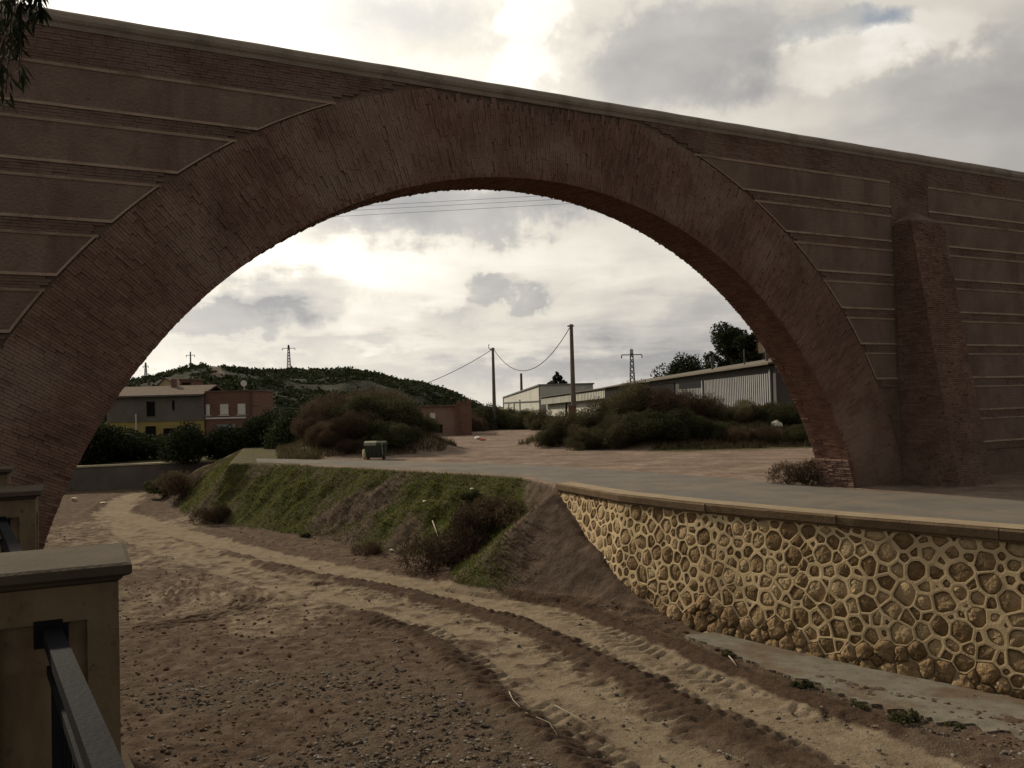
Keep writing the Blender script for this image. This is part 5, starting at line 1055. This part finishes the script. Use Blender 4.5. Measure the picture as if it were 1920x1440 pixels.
# ------------------------------------------------------------------ poles, pylons, cables, lamp
def utility_pole(px, pytop, y, label, arm):
    t = at(px, pytop, y); x, zt = float(t[0]), float(t[2]); root = empty('utility_pole', (x, y, 0), label, 'utility pole', 'utility poles at the end of the yard')
    m = MB(); m.tube([(x, y, -.4), (x, y, zt)], [.26, .15], 10); m.build('shaft', M['pole'], root)
    m = MB(); m.obox((x - .05, y, zt - .15), (1, 0, 0), (0, 1, 0), (0, 0, 1), .28, .06, .06); m.build('bracket', M['steel'], root)
    if arm:
        m = MB(); m.tube([(x - .05 - .45 * math.sin(a), y, zt - .3 + .75 * (1 - math.cos(a)) * .6) for a in np.linspace(0, 2.2, 7)], .05, 6); m.build('swan_neck', M['steel'], root)
    return (x, y, zt)
pl = utility_pole(924, 652, 104.0, 'left utility pole with curved cable loop at its top, left of the white hall', True)
pr = utility_pole(1071, 608, 76.0, 'right tall utility pole rising in front of the shed canopy', False)
_x = float(at(1073, 770, 75.6)[0]); root = empty('brick_plinth', (_x, 75.5, 0), 'small reddish brick plinth at the foot of the right utility pole', 'plinth')
m = MB(); m.box((_x - .35, 75.1, -.2), (_x + .30, 75.6, float(at(1073, 762, 75.6)[2]))); m.build('block', M['house_brick'], root); m = MB(); m.box((_x - .4, 75.05, float(at(1073, 762, 75.6)[2])), (_x + .35, 75.65, float(at(1073, 760, 75.6)[2]))); m.build('cap', M['pole'], root)
t = at(977, 700, 310); root = empty('chimney_post', (float(t[0]), 310, 0), 'thin dark post standing behind the white hall roof', 'post'); m = MB(); m.tube([(float(t[0]), 310, 0), (float(t[0]), 310, float(t[2]))], [.55, .4], 8); m.build('shaft', M['steel'], root)
def cable(name, a, b, sag, r_, label, group=None, n=24):
    a, b = np.array(a, float), np.array(b, float); P = [a * (1 - s) + b * s - np.array([0, 0, 4 * sag * s * (1 - s)]) for s in np.linspace(0, 1, n)]
    m = MB(); m.tube(P, r_, 5); o = m.build(name, M['cable'], None, True); tag(o, label, 'cable', group)
cable('cable', (pl[0] + .1, pl[1], pl[2] - .2), (pr[0] - .15, pr[1], pr[2] - .3), 3.1, .035, 'sagging cable hanging between the two utility poles')
cable('cable', (pl[0] - .25, pl[1], pl[2] - .3), tuple(at(730, 742, 84)), .5, .035, 'cable running down left from the left utility pole to the mound')
cable('cable', tuple(at(470, 760, 94)), tuple(at(700, 752, 84)), .5, .03, 'pale cable strung low across the hill foot between houses')
for (ya, yb, lab) in ((416, 325, 'topmost of the three thin wires under the arch crown'), (422, 335, 'middle of the three thin wires under the arch crown'), (433, 343, 'lowest of the three thin wires under the arch crown')):
    cable('overhead_wire', tuple(at(100, ya, 150)), tuple(at(1700, yb, 150)), .3, .026, lab, 'thin overhead wires high behind the arch')
def pylon(px, pytop, y, zb, label, wide=1.0, arm=2.4, post=False):
    t = at(px, pytop, y); x, zt = float(t[0]), float(t[2]); root = empty('lattice_pylon', (x, y, zb), label, 'pylon', 'power pylons on the skyline'); H = zt - zb
    def leg(sx, sy, z): w = wide * (.55 - .38 * (z - zb) / H); return (x + sx * w, y + sy * w, z)
    if post:
        m = MB(); m.tube([(x, y, zb - .5), (x, y, zt)], [.24, .18], 6); m.build('mast', M['steel'], root)
    else:
        for sx in (-1, 1):
            for sy in (-1, 1): m = MB(); m.tube([leg(sx, sy, zb - .5), leg(sx, sy, zt)], .07, 4); m.build('leg', M['steel'], root)
        m = MB(); k = 0; dz = wide * .85; z = zb
        while z + dz < zt:
            for s in (-1, 1):
                m.tube([leg(-1, s, z), leg(1, s, z + dz)], .045, 4); m.tube([leg(1, s, z), leg(-1, s, z + dz)], .045, 4); m.tube([leg(s, -1, z), leg(s, 1, z + dz)], .045, 4)
            z += dz
        m.build('lattice', M['steel'], root)['kind'] = 'stuff'
    m = MB(); m.hexa([(x - arm, y - .12, zt - 1.0), (x + arm, y - .12, zt - 1.0), (x + arm, y + .12, zt - 1.0), (x - arm, y + .12, zt - 1.0), (x - arm, y - .12, zt - .85), (x + arm, y - .12, zt - .85), (x + arm, y + .12, zt - .85), (x - arm, y + .12, zt - .85)]); m.build('crossarm', M['steel'], root)
    for q in (-arm, 0, arm): m = MB(); m.tube([(x + q, y, zt - 1.0), (x + q, y, zt + (.1 if q == 0 else -1.5))], .09, 5); m.build('insulator', M['steel'], root)
pylon(541, 647, 252, float(at(541, 699, 252)[2]) - .6, 'lattice pylon with crossarm on the hill ridge, tallest on the hill', 1.0, 1.8)
pylon(357, 660, 252, float(at(357, 696, 252)[2]) - .6, 'slim mast with short crossarm on the hill behind the grey house', .8, 1.2, True)
pylon(273, 680, 240, float(at(273, 714, 240)[2]) - .8, 'faint lattice mast next to the inner edge of the arch', .7, .7)
pylon(1184, 655, 150, 0, 'lattice pylon with wide crossarm standing behind the long shed roof', 1.1, 1.75)
def street_lamp():
    y = 96.0; b = at(907, 790, y); x = float(b[0]); root = empty('street_lamp', (x, y, 0), 'grey street lamp with curved arm by the ruined brick wall', 'street lamp'); P = [(x, y, -.2)]
    for px, py in ((907, 775), (906, 764), (902, 757), (896, 753), (891, 752)): q = at(px, py, y); P.append((float(q[0]), y, float(q[2])))
    m = MB(); m.tube(P, .06, 6); m.build('pole', M['steel'], root); q = at(889, 752, y); m = MB(); m.obox((float(q[0]), y, float(q[2])), (1, 0, .1), (0, 1, 0), (-.1, 0, 1), .32, .14, .07); m.build('lamp_head', M['steel'], root)
street_lamp()

# ------------------------------------------------------------------ waste container and small things
def container():
    c = gnd(703, 862, .02); x, y = float(c[0]), float(c[1]) + .45; z0 = gz(x, y) + .02; root = empty('waste_container', (x, y, z0), 'weathered dark green waste container with pale lid at the road edge', 'container'); w, dp, h = .58, .42, .98
    m = MB(); m.hexa([(x - w * .88, y - dp * .8, z0 + .12), (x + w * .88, y - dp * .8, z0 + .12), (x + w * .88, y + dp * .8, z0 + .12), (x - w * .88, y + dp * .8, z0 + .12), (x - w, y - dp, z0 + .78), (x + w, y - dp, z0 + .78), (x + w, y + dp, z0 + .78), (x - w, y + dp, z0 + .78)]); m.build('body', M['bin_green'], root)
    m = MB()
    for k in range(5): q = x - w + (k + .5) * 2 * w / 5; m.box((q - .03, y - dp - .015, z0 + .2), (q + .03, y - dp + .06, z0 + .74))
    m.build('body_ribs', M['bin_green'], root)
    m = MB(); V = []; n = 7
    for s in (-w - .03, w * .12):
        for a in np.linspace(0, math.pi, n): V.append((x + s, y - dp * math.cos(a) * 1.04, z0 + .80 + .24 * math.sin(a) ** .6))
    Fs = [(i, i + 1, n + i + 1, n + i) for i in range(n - 1)] + [tuple(range(n))[::-1], tuple(range(n, 2 * n)), (0, n, 2 * n - 1, n - 1)]
    m.add(V, Fs); m.build('lid', M['bin_lid'], root)
    m = MB(); V = []
    for s in (w * .14, w + .03):
        for a in np.linspace(0, math.pi, n): V.append((x + s, y - dp * math.cos(a) * 1.04, z0 + .80 + .23 * math.sin(a) ** .6))
    m.add(V, Fs); m.build('lid', M['bin_green'], root)
    m = MB(); m.tube([(x + w * .75, y - dp - .05, z0 + .3), (x + w * .68, y - dp - .06, z0 + 1.0)], .03, 6); m.build('lifting_bar', M['bin_lid'], root)
    for sx in (-1, 1):
        for sy in (-1, 1): m = MB(); m.tube([(x + sx * w * .75 - .03, y + sy * dp * .6, z0 + .07), (x + sx * w * .75 + .03, y + sy * dp * .6, z0 + .07)], .085, 10); m.build('wheel', M['iron'], root)
    c = gnd(682, 861, .02); m = MB(); q = gz(c[0], c[1]); m.tube([(c[0], c[1] + .3, q - .1), (c[0], c[1] + .3, q + .52)], [.12, .11], 8); m.tube([(c[0], c[1] + .3, q + .52), (c[0], c[1] + .3, q + .57)], [.11, .06], 8); o = m.build('marker_stone', M['lime'], None, True); tag(o, 'short pale marker stone left of the waste container', 'marker')
container()
def litter(name, px, py, z, s, mat, label, cat, group=None, flat=.4):
    c = gnd(px, py, z); q = gz(c[0], c[1]); r = np.random.default_rng(int(px * 7 + py)); V = ICO_V * (1 + .5 * (r.random((12, 1)) - .5)) * np.array([s, s * .7, s * flat]); a = r.random() * 6.28
    V = np.stack([V[:, 0] * math.cos(a) - V[:, 1] * math.sin(a) + c[0], V[:, 0] * math.sin(a) + V[:, 1] * math.cos(a) + c[1], V[:, 2] + q + s * flat * .6], 1)
    o = link(name, mesh_np(name, V, ICO_F), M[mat]); tag(o, label, cat, group)
litter('pale_rock', 139, 940, BED, .28, 'lime', 'pale angular rock lying against the left springing of the arch', 'rock', None, .7)
litter('flat_stone', 192, 946, BED, .30, 'lime', 'flat pale stone slab on the bed near the left springing', 'rock')
for (px, py, z, s, lab) in ((796, 946, -1.2, .14, 'white stone halfway up the grassy bank'), (735, 1034, -2.8, .13, 'pale stone on the lower edge of the bank'), (885, 948, -1.2, .10, 'small pale stone above the dark brown bank shrub'), (840, 1052, -2.9, .09, 'white litter beside the dead sticks'), (380, 925, -1.9, .12, 'pale stone on the left part of the bank'), (1140, 1080, -2.6, .16, 'white rag at the foot of the soil ramp by the wall'), (1137, 1118, -2.9, .07, 'tiny white scrap below the stone wall')):
    litter('pale_stone', px, py, z, s, 'white', lab, 'stone', 'pale stones on the bank')
litter('plastic_bag', 1457, 806, .9, .42, 'white', 'white plastic bag lying in the weeds right of the thicket', 'litter', None, .6)
litter('cardboard_scrap', 896, 823, 0, .35, 'white', 'white scrap lying on the dirt track', 'litter'); litter('red_scrap', 904, 826, 0, .42, 'red', 'reddish scrap lying on the dirt track beside the white one', 'litter', None, .25); litter('dark_rag', 900, 824.5, 0, .3, 'cable', 'black rag between the two scraps on the dirt track', 'litter', None, .35)
def stick(pts, r_, label, z=BED):
    P = []
    for i, (px, py) in enumerate(pts): c = gnd(px, py, z); P.append((c[0], c[1], gz(c[0], c[1]) + .05 + .03 * (i % 2)))
    m = MB(); m.tube(P, [r_ * (1 - .5 * i / len(P)) for i in range(len(P))], 5); o = m.build('dead_stick', M['stick'], None, True); tag(o, label, 'stick', 'dead sticks on the riverbed')
stick([(955, 1305), (962, 1325), (985, 1345), (1030, 1365), (1050, 1390)], .014, 'long curved dead stick lying in the gravel below the wheel tracks'); stick([(812, 1027), (820, 1037), (832, 1046)], .028, 'short pale broken stick at the foot of the dark shrub', BED + .1)
stick([(1365, 1233), (1375, 1245), (1382, 1252)], .02, 'short dead stick by the upper corner of the concrete apron'); stick([(1040, 1330), (1090, 1358), (1150, 1395)], .009, 'thin straight stick along the left edge of the lower wheel track')

# ------------------------------------------------------------------ tree at the left whose twigs hang into the picture
def hanging_tree():
    x, y = -7.2, 4.6; root = empty('weeping_tree', (x, y, 1.25), 'tree outside the left edge whose drooping leafy twigs hang into the top left corner', 'tree')
    tip = at(30, -60, 4.6); m = MB(); m.tube([(x, y, 1.1), (x + .1, y, 3.5), (x + .3, y, 5.6), (x + .6, y + .1, 7.2)], [.26, .21, .16, .09], 10); m.build('trunk', M['bark'], root, True)
    m = MB(); m.tube([(x + .3, y, 5.2), (x + 1.6, y, 6.3), (tip[0] - 1.0, 4.6, tip[2] + .75), (tip[0] - .3, 4.6, tip[2] + .55), (tip[0] + .05, 4.6, tip[2] + .3)], [.13, .09, .06, .035, .015], 8); m.build('branch', M['bark'], root, True)
    r = np.random.default_rng(8); V = []; tw = MB()
    starts = [(at(a, b, 4.6 + dd), at(c, d_, 4.6 + dd)) for (a, b, c, d_, dd) in ((22, -70, 18, 175, 0), (40, -70, 36, 120, .1), (8, -60, 4, 195, -.1), (0, -80, -12, 210, .2), (55, -60, 62, 40, .05), (28, -60, 44, 150, .15), (-25, -80, -30, 220, 0), (68, -70, 76, 20, -.1), (-60, -80, -60, 190, .1), (12, -60, 26, 90, .2))]
    for s, e in starts:
        P = [tuple(s * (1 - q) + e * q + np.array([.02 * math.sin(5 * q), 0, 0])) for q in np.linspace(0, 1, 7)]; tw.tube(P, .004, 4)
        for k in range(34):
            q = r.random() ** .8; p = s * (1 - q) + e * q; a = np.array([r.normal() * .45, r.normal() * .45, -1.0]); a /= np.linalg.norm(a); l = r.uniform(.07, .13); b = np.cross(a, r.normal(size=3)); b /= np.linalg.norm(b); w = l * .09
            V += [p, p + a * l * .5 + b * w, p + a * l, p + a * l * .5 - b * w]
    tw.build('twigs', M['bark'], root)['kind'] = 'stuff'; V = np.array(V); n = len(V) // 4
    o = link('leaves', mesh_np('leaves', V, np.arange(4 * n).reshape(-1, 4), tint=r.random(n)), M['leaf_dark'], root); o['kind'] = 'stuff'
    bl = [(r.uniform(-6.5, .5), r.uniform(-5, 1.2), r.uniform(5.6, 7.6), 1.1, 1.1, .7) for _ in range(34)] + [(x + r.normal() * .9, y + r.normal() * .7, 6.6 + r.normal() * .5, 1.0, 1.0, .7) for _ in range(8)]; me = leaf_mesh('crown', bl, 26000, .26, .3, .2, 9, .6); link('crown', me, M['leaf_dark'], root)  # unseen crown spread over and behind the camera, added to shade the pillars
hanging_tree()
